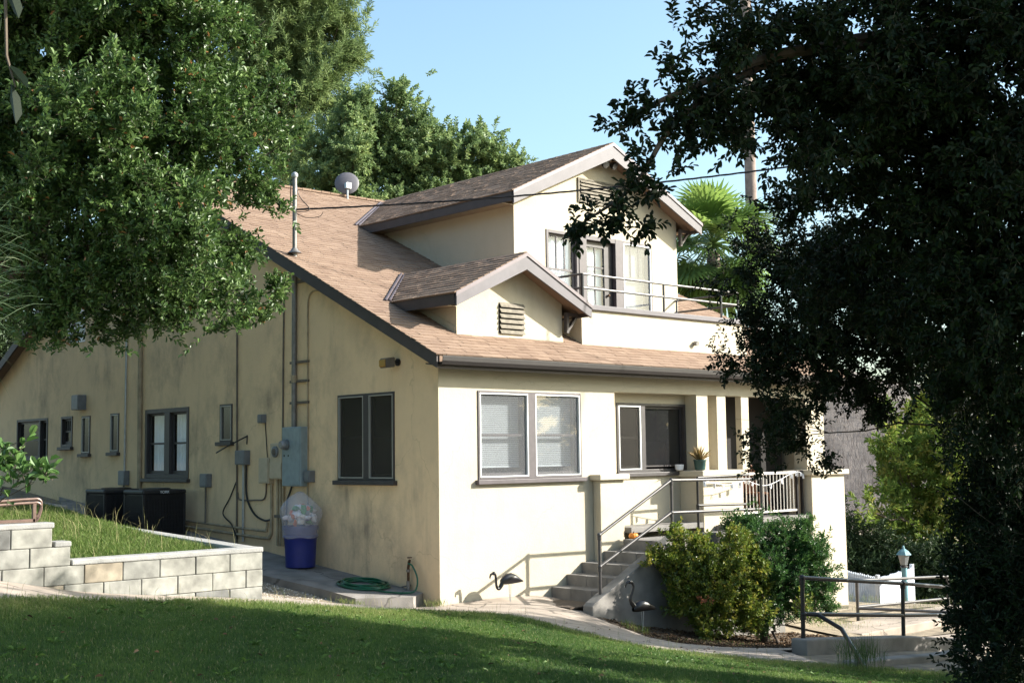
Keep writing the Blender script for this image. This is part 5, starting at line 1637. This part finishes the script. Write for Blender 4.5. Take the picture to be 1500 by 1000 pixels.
LEFT_OAK = LEFT_OAK + [(-6.12,-5.10,5.22, 0.22,0.22), (-6.13,-5.02,4.68, 0.17,0.17), (-6.39,-4.76,4.46, 0.29,0.29), (-7.88,-4.62,3.53, 0.25,0.24), (-8.10,-4.43,3.59, 0.30,0.27), (-6.20,-5.10,5.90, 0.19,0.19), (-6.99,-4.90,3.53, 0.21,0.18), (-6.20,-4.83,3.68, 0.16,0.16)]
RIGHT_OAK = RIGHT_OAK + [(-5.71,-10.12,5.14, 0.23,0.23), (-5.92,-10.01,4.72, 0.18,0.18), (-5.81,-10.08,4.46, 0.16,0.14), (-5.49,-10.14,4.77, 0.26,0.23), (-6.14,-9.91,4.40, 0.12,0.10)]
OFF_SHADE = [(-2.2,-11.8,4.6, 1.3,1.1), (-1.4,-12.4,5.6, 1.4,1.1), (-1.0,-10.6,4.3, 1.2,1.0), (-.4,-11.4,5.4, 1.4,1.1), (-2.0,-13.2,6.2, 1.3,1.0), (-2.9,-13.4,5.2, 1.1,1.0)]
tree('oak_tree', 'big leafy evergreen oak lit from the side at the left before the house', 'tree', LEFT_OAK, (-8.9, -1.9, 1.3), (-8.3, -3.6, 3.9), .17, 1.0,
     dict(per_m3=560, K=12, twig=.16, leaf=.055, aspect=.46, spread=.85, up=.55, nmin=20, clump=(24, .085)), M['oak'], twigs=.0012, limb_every=2, lr=.3)
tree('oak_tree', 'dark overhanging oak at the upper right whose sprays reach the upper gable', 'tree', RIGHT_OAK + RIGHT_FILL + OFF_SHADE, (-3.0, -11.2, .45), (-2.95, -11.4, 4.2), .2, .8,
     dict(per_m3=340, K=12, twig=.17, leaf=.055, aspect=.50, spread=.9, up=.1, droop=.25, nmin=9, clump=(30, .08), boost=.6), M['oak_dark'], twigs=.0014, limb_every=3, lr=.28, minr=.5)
OFF2 = [(2.85,-10.40,1.20, 0.80,0.80), (3.75,-9.87,1.30, 0.80,0.80), (4.09,-9.50,2.20, 0.80,0.60), (3.05,-10.18,2.20, 0.70,0.60), (2.16,-10.85,1.30, 0.80,0.90), (4.78,-9.05,2.40, 0.70,0.60), (5.46,-8.46,1.20, 0.90,0.90), (6.51,-7.93,1.50, 1.00,1.00), (7.48,-7.46,1.60, 1.00,1.00), (4.84,-8.84,1.80, 0.90,0.90), (7.83,-7.38,3.20, 0.90,0.90), (6.02,-8.16,2.60, 0.90,0.80), (8.10,-7.09,0.60, 0.90,0.80), (4.21,-8.93,0.80, 0.80,0.70), (6.03,-9.19,4.80, 0.93,0.83), (7.06,-9.12,5.40, 1.07,0.97), (7.95,-9.03,4.60, 1.10,1.00), (6.14,-8.60,3.54, 0.85,0.66), (6.36,-7.61,2.82, 0.69,0.59), (6.07,-9.91,5.90, 0.91,0.72), (6.65,-7.76,4.02, 0.80,0.70)]
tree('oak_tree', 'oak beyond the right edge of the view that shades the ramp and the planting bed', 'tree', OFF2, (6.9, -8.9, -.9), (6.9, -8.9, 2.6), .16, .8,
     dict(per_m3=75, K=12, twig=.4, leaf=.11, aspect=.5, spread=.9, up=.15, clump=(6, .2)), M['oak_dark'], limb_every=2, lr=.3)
sp = MB()
for q in ([(-2.98, -11.4, 4.6), (-3.48, -11.2, 5.1), (-4.52, -10.68, 5.22), (-5.32, -10.19, 4.99), (-6.02, -9.9, 4.54), (-6.38, -9.78, 4.04), (-6.72, -9.58, 3.75)],
          [(-4.49, -10.6, 5.2), (-5.4, -10.25, 5.0), (-6.0, -9.98, 4.72), (-6.47, -9.75, 4.47)]):
    s_ = smooth_line(q, 6)
    sp.tube(s_, [.05 * (1 - i / len(s_)) + .005 for i in range(len(s_))], 7)
sp.build('bough', M['bark'], [o for o in bpy.data.objects if o.name == 'oak_tree.001'][0], smooth=True)
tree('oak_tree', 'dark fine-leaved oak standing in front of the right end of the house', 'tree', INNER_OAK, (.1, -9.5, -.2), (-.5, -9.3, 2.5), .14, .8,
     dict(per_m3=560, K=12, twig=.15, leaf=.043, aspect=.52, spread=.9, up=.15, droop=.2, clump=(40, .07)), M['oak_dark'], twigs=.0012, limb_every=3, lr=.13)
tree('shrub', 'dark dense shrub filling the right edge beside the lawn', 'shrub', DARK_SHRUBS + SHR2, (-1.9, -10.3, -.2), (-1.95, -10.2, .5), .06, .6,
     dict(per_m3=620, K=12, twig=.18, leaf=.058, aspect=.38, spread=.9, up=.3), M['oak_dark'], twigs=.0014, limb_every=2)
# two bushes in the bed
tree('bush', 'yellow-green rounded bush in the bed by the porch stairs', 'bush', YB, (3.54, -2.4, -.72), (3.56, -2.3, -.15), .05, .6,
     dict(per_m3=480, clump=(60, .065), boost=.95, K=10, twig=.15, leaf=.062, aspect=.55, spread=1.0, up=.5, shell=.35), M['bush_yellow'], twigs=.003)
tree('bush', 'taller dark green bush right of the yellow-green one below the porch', 'bush', DB, (4.9, -2.45, -.85), (5.0, -2.4, .1), .06, .6,
     dict(per_m3=430, clump=(60, .065), boost=.95, K=13, twig=.16, leaf=.062, aspect=.32, spread=.8, up=.6, shell=.35), M['bush_dark'], twigs=.003)
tree('shrub', 'thin bright-leaved shrub at the foot of the dark green bush', 'shrub', UNDER, (4.6, -2.9, -.85), (4.6, -2.85, -.5), .03, .4,
     dict(per_m3=220, K=8, twig=.17, leaf=.07, aspect=.42, spread=1.0, up=.4), M['bush_yellow'], twigs=.003)
f, tn, ba, ax, tl = foliage([(2.98, -2.75, .05, .17, .07)], 700, 7, .1, .05, .5)
tag(fast_mesh('dead_foliage', f, 4, M['dead_leaf'], None, tn), 'patch of reddish dead leaves hanging on the yellow-green bush', 'dead leaves')
tree('broadleaf_shrub', 'bright broad-leaved shrub beside the brown handrail at the left edge', 'shrub', LB, (-9.2, -5.2, 1.2), (-9.0, -5.4, 1.9), .03, .4,
     dict(per_m3=420, K=6, twig=.16, leaf=.10, aspect=.45, spread=1.0, up=.6, nmin=5), M['big_leaf'], twigs=.004)
# background
tree('pine_tree', 'tall feathery pine rising behind the house at the upper left', 'tree', PINE, (20.2, 35.2, -2.4), (20.2, 34.6, 15.0), .45, 3.0,
     dict(per_m3=15.0, K=36, twig=1.0, leaf=.27, aspect=.13, spread=.7, up=.7, shell=.4, clump=(.55, .42)), M['pine'], limb_every=2, lr=.3)
GB = 'trees behind the house'
KW = dict(per_m3=30, K=22, twig=.6, leaf=.17, aspect=.5, spread=1.0, up=.4, shell=.4, clump=(2.6, .24), boost=1.3)
tree('garden_tree', 'pale green tree with a thin trunk right behind the satellite dish', 'tree', MIDL, (17.6, 27.6, -2.4), (17.7, 27.6, 12.6), .12, 1.5, KW, M['tree_green'], GB)
tree('garden_tree', 'broad round-headed tree in the middle behind the roof valley', 'tree', MIDC, (20.7, 27.2, -2.4), (20.8, 27.2, 13.2), .2, 1.5, KW, M['tree_green'], GB)
tree('garden_tree', 'small thin tree with a peaked top behind the upper gable roof', 'tree', MIDR, (23.6, 25.1, -2.4), (23.6, 25.1, 13.2), .12, 1.2, dict(KW, per_m3=24), M['tree_green'], GB)
KF = dict(per_m3=20, K=18, twig=.6, leaf=.19, aspect=.38, spread=.9, up=.3, shell=.4)
tree('garden_bush', 'large olive-green bush rising behind the picket fence', 'bush', GREENBUSH, (26, 6, -2.5), (26, 6, -.5), .12, 1.2, KF, M['bush_far'])
tree('yellow_tree', 'bright yellow-green tree glimpsed between the dark oak branches', 'tree', YELLOWTREE, (31.7, 9.2, -2.6), (31.7, 9.2, 2.4), .12, 1.2, dict(KF, leaf=.24), M['tree_yellow'])
tree('hedge', 'dark clipped hedge directly behind the white picket fence', 'hedge', HEDGE, (22.6, 6.2, -2.5), (22.6, 6.2, -1.6), .1, .8, dict(KF, per_m3=80, leaf=.15), M['hedge'])

FRONT_RIGHT = [(20,-22,1.5, 3,2.6), (27,-20,3, 3,3.5), (33,-16,3, 4,4), (25,-29,2.5, 4,3.6), (38,-22,3.5, 4,4)]
tree('garden_tree', 'leafy tree mass across the garden, reflected in the porch window', 'tree', FRONT_RIGHT, (29, -23, -2.5), (29, -23, 2), .4, 1.5, dict(per_m3=3, K=20, twig=1.0, leaf=.38, aspect=.5, clump=(.25, .7)), M['tree_green'], GB, limb_every=2, lr=.3)
REAR_LEFT = [(1.69,22.98,7.51, 1.84,2.25), (2.33,23.44,10.15, 1.47,1.26), (1.05,23.83,5.48, 1.84,1.64), (1.42,24.15,11.21, 1.68,1.68), (3.00,24.68,6.06, 0.86,1.08)]
WEST_BLOCKER = [(-8.5,4,6.5, 2.6,2.2), (-9.5,9,6.8, 2.8,2.4), (-8.2,14,6.5, 2.7,2.4), (-9.2,1.5,9.0, 2.6,2.0), (-9.8,6.5,9.8, 2.8,2.2), (-9,12,9.8, 2.8,2.2), (-7,18,7, 2.8,2.6), (-10,9,3.6, 2.3,1.5), (-8.6,15,3.8, 2.3,1.6)]  # unseen crowns added to keep west sky light off the side wall
tree('garden_tree', 'dark leafy tree at the far left edge behind the rear eave of the house', 'tree', REAR_LEFT, (1.3, 23.3, -.5), (1.3, 23.2, 4.5), .2, 1.2, dict(KW, per_m3=22), M['hedge'], GB)
tree('oak_tree', 'unseen broad oak added on the bank left of the house to darken the side wall', 'tree', WEST_BLOCKER, (-9.6, 8.2, 1.2), (-9.2, 8, 4.5), .3, 1.2, dict(KW, per_m3=6, leaf=.24, clump=None, boost=0.0), M['oak'])
# fan palm and tall palm trunk
def fan_palm(c, n, seed):
    r = random.Random(seed)
    c = Vector(c)
    t = thing('fan_palm', 'bright green fan palm behind the right corner of the upper gable', 'palm tree', (c.x, c.y, -2.4))
    m = MB(); m.tube([(c.x + .3, c.y, -2.4), (c.x + .1, c.y, 3.0), (c.x, c.y, c.z - .2)], [.28, .2, .17], 10); m.build('trunk', M['bark_palm'], t, smooth=True)
    quads, tones = [], []
    st_ = MB()
    for i in range(n):
        az = i * 2.4 + r.uniform(-.3, .3)
        el = math.radians(r.uniform(-80, 78))
        d = Vector((math.cos(az) * math.cos(el), math.sin(az) * math.cos(el), math.sin(el)))
        L = r.uniform(.75, 1.3)
        h = c + d * L + Vector((0, 0, -.12 * L))
        st_.tube([c, c + d * L * .5 + Vector((0, 0, .03)), h], [.022, .016, .010], 5)
        side = d.cross(Vector((0, 0, 1)))
        if side.length < .1: side = Vector((1, 0, 0))
        side.normalize()
        nn = side.cross(d).normalized()
        tl_ = r.uniform(-.5, .5)
        side = (side * math.cos(tl_) + nn * math.sin(tl_)).normalized()
        nn = side.cross(d).normalized()
        Rf = r.uniform(.9, 1.25)
        tone = r.uniform(.1, 1)
        S_ = 30
        for k in range(S_):
            a = math.radians(-115 + 230 * k / (S_ - 1))
            dv = d * math.cos(a) + side * math.sin(a)
            sv = d * -math.sin(a) + side * math.cos(a)
            Rl = Rf * (1 - .18 * abs(a) / 2) * r.uniform(.92, 1.05)
            w = Rl * .6 * math.radians(230 / S_) * .55
            p0, p1 = h, h + dv * Rl * .58 + nn * -.04 * (k % 2)
            p2 = h + dv * Rl + Vector((0, 0, -.16 * Rl)) - nn * .05
            quads.append([p0, p1 - sv * w + nn * .012, p2, p1 + sv * w + nn * .012])
            tones.append(min(1, max(0, tone + r.uniform(-.15, .15))))
    st_.build('petioles', M['palm'], t)
    fast_mesh('fronds', np.array([[tuple(v) for v in q] for q in quads]), 4, M['palm'], t, np.array(tones))
fan_palm((13.6, 5.2, 7.7), 66, 5)
t = thing('palm_tree', 'very tall bare palm trunk running up out of the picture behind the fan palm', 'palm tree', (24.71, 12.08, -2.4))
m = MB()
m.tube([(24.71, 12.08, z) for z in (-2.4, 3, 8, 14, 20, 26)], [.36, .26, .22, .205, .20, .19], 14)
m.build('trunk', M['bark_palm'], t, smooth=True)
qs = []
for i in range(40):
    az, el = i * 2.4, math.radians(random.uniform(-60, 70))
    d = Vector((math.cos(az) * math.cos(el), math.sin(az) * math.cos(el), math.sin(el)))
    s_ = d.cross(Vector((0, 0, 1))).normalized()
    h = Vector((24.71, 12.08, 26)) + d * 1.0
    for k in range(-8, 9):
        a = k * .2
        dv = d * math.cos(a) + s_ * math.sin(a)
        sv = s_ * math.cos(a) - d * math.sin(a)
        qs.append([tuple(h), tuple(h + dv * .6 - sv * .07), tuple(h + dv * 1.1 + Vector((0, 0, -.2))), tuple(h + dv * .6 + sv * .07)])
fast_mesh('fronds', np.array(qs), 4, M['palm'], t, rng.random(len(qs)))

# blades helper
def blades(P, H, Wd, lean, tone, name, mat_, label=None, cat=None, kind='stuff', bend=True, parent=None):
    n = len(P)
    az = rng.uniform(0, 6.283, n)
    d = np.stack([np.cos(az), np.sin(az), np.zeros(n)], 1)
    s = np.stack([-np.sin(az + rng.normal(0, .6, n)), np.cos(az), np.zeros(n)], 1) * (Wd / 2)[:, None]
    ln = (lean * rng.random(n))[:, None]
    m = P + d * ln * H[:, None] * .35 + np.array([0, 0, 1]) * H[:, None] * .6
    tip = P + d * ln * H[:, None] + np.array([0, 0, 1]) * (H * (1 - .25 * ln[:, 0]))[:, None]
    q = np.stack([P - s, m - s * .7, tip, m + s * .7], 1)
    o = fast_mesh(name, q, 4, mat_, parent, tone)
    if label: tag(o, label, cat)
    if kind: o['kind'] = kind
    return o
def cheap_noise(x, y):
    return (np.sin(x * 1.3 + 1.7 * np.sin(y * .9)) + np.sin(y * 1.9 + 1.3 * np.sin(x * 1.1 + 2)) + np.sin(x * 3.7 - y * 2.9)) / 3
def in_view(x, y, mar=80):
    dx, dy = x + 12.536, y + 15.219
    dp = dx * .68 + dy * .733
    la = dx * .733 - dy * .68
    return (dp > 7) & (np.abs(la) < dp * (750 + mar) / 1855)
N = 1500000
x = rng.uniform(-12, 2.2, N); y = rng.uniform(-13, -2.8, N)
k = inside(LAWN, x, y) & in_view(x, y)
x, y = x[k], y[k]
dp = (x + 12.536) * .68 + (y + 15.219) * .733
keep = rng.random(len(x)) < np.clip(1.25 - .03 * dp, .6, 1)
x, y = x[keep][:520000], y[keep][:520000]
nz = cheap_noise(x, y)
P = np.stack([x, y, ground(x, y) - .012], 1)
H = rng.uniform(.020, .056, len(x)) * (1 + .25 * nz + .35 * cheap_noise(x * 5.3, y * 4.7))
tone = np.clip(.45 + .22 * nz + rng.normal(0, .16, len(x)), 0, .9)
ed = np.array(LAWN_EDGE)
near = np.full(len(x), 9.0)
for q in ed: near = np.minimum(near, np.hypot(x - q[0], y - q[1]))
tone = np.clip(tone + .5 * np.clip(1 - near / 1.2, 0, 1), 0, .95)  # yellower edge grass, with the sunlit band's brightness put into its tone
H = H * (1 + .5 * np.clip(1 - near / .7, 0, 1))
worn = cheap_noise(x * .45 + 3, y * .55 - 1)
tone = np.clip(tone + .18 * np.clip(worn - .25, 0, 1), 0, .95)
tone[rng.random(len(x)) < .03] = 1.0
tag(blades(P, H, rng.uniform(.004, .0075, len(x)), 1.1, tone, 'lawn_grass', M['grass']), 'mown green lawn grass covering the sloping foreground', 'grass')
# ragged fringe along the path and taller seed stalks
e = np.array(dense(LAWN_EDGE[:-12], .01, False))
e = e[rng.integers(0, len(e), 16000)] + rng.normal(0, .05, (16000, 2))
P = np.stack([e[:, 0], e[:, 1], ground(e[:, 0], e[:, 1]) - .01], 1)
tag(blades(P, rng.uniform(.03, .085, len(e)), rng.uniform(.004, .007, len(e)), 1.3, rng.uniform(.5, 1.0, len(e)), 'edge_grass', M['grass']), 'longer unmown grass fringe along the edge of the path', 'grass')  # pale tones: dry grass plus the sunlit band painted in
e = np.array(dense(LAWN_EDGE[:-14], .01, False))
e = e[rng.integers(0, len(e), 420)] + rng.normal(0, .06, (420, 2)) + np.array([.02, .05])
P = np.stack([e[:, 0], e[:, 1], ground(e[:, 0], e[:, 1]) - .01], 1)
tag(blades(P, rng.uniform(.10, .24, len(e)), rng.uniform(.003, .005, len(e)), .9, rng.uniform(.6, 1, len(e)), 'seed_stalks', M['grass_wild']), 'thin dry seed stalks standing along the edge of the lawn', 'grass')
# planter grass
n = 300000
x = rng.uniform(-9.2, -3.5, n); y = rng.uniform(-3.15, 6.5, n)
k = inside(PL, x, y) & (x < -5.42 + .188 * (y + 3.3)) & in_view(x, y)
x, y = x[k], y[k]
P = np.stack([x, y, planter_z(x, y)], 1)
nz = cheap_noise(x * 1.5, y)
H = rng.uniform(.03, .11, len(x)) * (1 + .5 * nz)
tall = rng.random(len(x)) < .003
H[tall] = rng.uniform(.2, .42, tall.sum())
tone = np.clip(rng.normal(.4, .22, len(x)), 0, .85)
tone[tall] = rng.uniform(.75, 1, tall.sum())
Wd = rng.uniform(.005, .010, len(x))
tag(blades(P, H, Wd, 1.0, tone, 'planter_grass', M['grass_wild']), 'unmown grass with dry seed heads inside the block planter', 'grass')
# weeds at the wall foot and in the yard
def weed_patch(cx_, cy_, r, n, h0, h1, zf=ground):
    a = rng.uniform(0, 6.283, n); q = r * np.sqrt(rng.random(n))
    x, y = cx_ + q * np.cos(a), cy_ + q * np.sin(a)
    return np.stack([x, y, zf(x, y)], 1), rng.uniform(h0, h1, n)
sets = [weed_patch(-.12, -.05, .16, 120, .05, .16), weed_patch(-1.4, .35, .2, 120, .04, .12), weed_patch(2.0, -2.2, .22, 160, .05, .2), weed_patch(3.0, -3.0, .6, 120, .03, .1), weed_patch(8.5, -.9, 1.0, 500, .05, .2), weed_patch(9.6, -1.0, 1.2, 400, .05, .22), weed_patch(13, -.3, 1.5, 500, .05, .25)]
P = np.concatenate([s[0] for s in sets]); H = np.concatenate([s[1] for s in sets])
tag(blades(P, H, np.full(len(P), .009), 1.2, rng.random(len(P)), 'weeds', M['grass_wild']), 'straggly weeds at the foot of the walls and in the dry yard', 'weeds')
P, H = weed_patch(.9, -6.75, .28, 260, .25, .55)
tag(blades(P, H, np.full(len(P), .007), 1.0, rng.uniform(0, .3, len(P)), 'grass_tuft', M['grass'], kind=None), 'tall dark grass tuft at the lower end of the bent black handrail', 'grass tuft')
# broad-leaved weeds in the turf
n = 420
x = rng.uniform(-11, 1.5, n * 5); y = rng.uniform(-12, -3.2, n * 5)
k = inside(LAWN, x, y) & in_view(x, y) & (cheap_noise(x * .8, y * .8) > -.1)
x, y = x[k][:n], y[k][:n]
kk = 7
X = np.repeat(x, kk); Y = np.repeat(y, kk)
az = rng.uniform(0, 6.283, n * kk)[:len(X)]
d = unit(np.stack([np.cos(az), np.sin(az), rng.uniform(.25, .9, len(X))], 1))
P = np.stack([X, Y, ground(X, Y)], 1)
L = rng.uniform(.03, .075, len(X))
M['weed'] = tone_mat('weed', G_((.05, .11, .02), (.10, .19, .035), (.17, .26, .06)), .5, .3, .35)
o = fast_mesh('lawn_weeds', leaf_faces(P, d, unit(rng.normal(0, .3, (len(X), 3)) + np.array([0, 0, 1])), L, L * .38), 4, M['weed'], None, np.repeat(rng.random(len(X)), 2))
tag(o, 'low broad-leaved weeds dotted through the lawn', 'weeds', kind='stuff')
# leaf litter
def litter(n, poly, name, label, zoff, size, matn):
    pa = np.array(poly)
    x = rng.uniform(pa[:, 0].min(), pa[:, 0].max(), n * 4); y = rng.uniform(pa[:, 1].min(), pa[:, 1].max(), n * 4)
    k = inside(poly, x, y) & in_view(x, y)
    x, y = x[k][:n], y[k][:n]
    P = np.stack([x, y, ground(x, y) + zoff], 1)
    az = rng.uniform(0, 6.283, len(x))
    d = unit(np.stack([np.cos(az), np.sin(az), rng.normal(0, .25, len(x))], 1))
    nn = unit(rng.normal(0, .35, (len(x), 3)) + np.array([0, 0, 1]))
    L = size * rng.uniform(.6, 1.3, len(x))
    o = fast_mesh(name, leaf_faces(P, d, nn, L, L * .5, .3), 4, M[matn], None, np.repeat(rng.random(len(x)), 2))
    tag(o, label, 'leaf litter', kind='stuff')
litter(260, LAWN, 'fallen_leaves', 'brown fallen leaves scattered over the lawn', .03, .04, 'litter')
litter(4500, [(1.7, -1.75), (6.6, -1.75), (7.4, -2.6), (5.2, -3.58), (3.4, -3.88), (2.3, -3.58), (1.95, -3.1), (2.0, -2.5)], 'bed_litter', 'dry leaf litter covering the planting bed under the bushes', .022, .045, 'litter')
litter(110, [(-1.0, -3.0), (2.5, -1.7), (2.2, -3.6), (9, -2.8), (11, -4.5), (2.2, -4.7), (-.2, -5.2)], 'path_litter', 'a few dry leaves blown onto the concrete path', .012, .035, 'litter')
# gravel stones
n = 14000
x = rng.uniform(-5.2, -.3, n); y = rng.uniform(-2.8, 6, n)
GP = [(-4.9, -2.5), (-3.3, -1.2), (-1.5, .3), (-1.24, .6), (-1.26, 1.37), (-1.36, 2.3), (-1.5, 3.6), (-1.65, 6), (-3.6, 6), (-5.1, -2.3)]
k = inside(GP, x, y)
x, y = x[k], y[k]
P = np.stack([x, y, ground(x, y) - .03], 1)
s = rng.uniform(.008, .022, len(x))[:, None]
oc = np.array([[1, 0, 0], [-.1, 1, 0], [-1, .1, 0], [0, -1, 0], [0, 0, .8]])
v = P[:, None, :] + oc[None] * s[:, None] * rng.uniform(.6, 1.2, (len(x), 5, 1))
tri = np.stack([v[:, [a, b, 4]] for a, b in ((0, 1), (1, 2), (2, 3), (3, 0))], 1).reshape(-1, 3, 3)
M['gravel'] = tone_mat('gravel', [(0, (.20, .18, .16)), (.6, (.42, .38, .33)), (1, (.62, .58, .52))], .9, .2)
o = fast_mesh('gravel', tri, 3, M['gravel'], None, np.repeat(rng.random(len(x)), 4))
tag(o, 'loose gravel between the block wall and the concrete slab', 'gravel', kind='stuff')
# reed-like spikes at the left edge
n = 130
c0 = np.array([-10.36, -9.14, 3.2])
P = c0 + rng.normal(0, .05, (n, 3)) * np.array([1, 1, 3.2])
d = unit(np.array([.55, -.50, .05]) + rng.normal(0, .42, (n, 3)))
L = rng.uniform(.14, .30, n)
s = unit(np.cross(d, rng.normal(size=(n, 3)))) * .0014
q = np.stack([P - s, P + d * (L * .6)[:, None] - s, P + d * L[:, None] + np.array([0, 0, -.02]), P + d * (L * .6)[:, None] + s], 1)
t = thing('spiky_plant', 'spiky plant with long needle leaves poking in at the left edge', 'plant', (-10.45, -9.05, 1.0))
MB().tube([(-10.5, -9.0, 1.0), (-10.48, -9.02, 2.2), (-10.38, -9.12, 3.4)], [.03, .02, .012], 7).build('stem', M['twig'], t)
fast_mesh('leaves', q, 4, M['reed'], t, rng.random(n))
# twig hanging close to the camera in the upper left corner
t = thing('hanging_twig', 'dark long-leaved twig hanging close by in the upper left corner', 'twig', (-12.0, -13.6, 3.1))
tw = [(-11.98, -13.62, 3.05), (-11.945, -13.645, 2.92), (-11.94, -13.645, 2.80), (-11.93, -13.65, 2.76)]
MB().tube(tw, [.003, .0025, .002, .001], 5).build('stem', M['twig'], t)
pp = np.array([[-11.945, -13.645, 2.90], [-11.94, -13.645, 2.79], [-11.935, -13.648, 2.765], [-11.945, -13.64, 2.85]])
dd = unit(np.array([[.30, -.27, -1], [.5, -.45, -.7], [.15, -.12, -1], [-.3, .3, -.8]]))
nn = unit(np.array([[.6, .7, .3], [.5, .6, .5], [.7, .6, .1], [.2, .9, .3]]))
fast_mesh('leaves', leaf_faces(pp, dd, nn, np.array([.060, .045, .055, .04]), np.array([.015, .012, .014, .012])), 4, M['oak_dark'], t, np.full(8, .3))
# dry grey brush on the hillside
n = 34000
uu = rng.uniform(-22, 22, n); vv = rng.uniform(0, 26, n)
o_ = np.array([56, 22]) + uu[:, None] * np.array([-.62, .78]) + vv[:, None] * np.array([.78, .62])
zz = np.interp(vv, [0, 14, 26], [-3, 2.0, 6.6])
P = np.stack([o_[:, 0], o_[:, 1], zz], 1)
tag(blades(P, rng.uniform(.6, 1.9, n), rng.uniform(.012, .04, n), 1.7, rng.random(n), 'dry_brush', M['dry_brush']), 'grey leafless brush covering the distant hillside', 'brush')
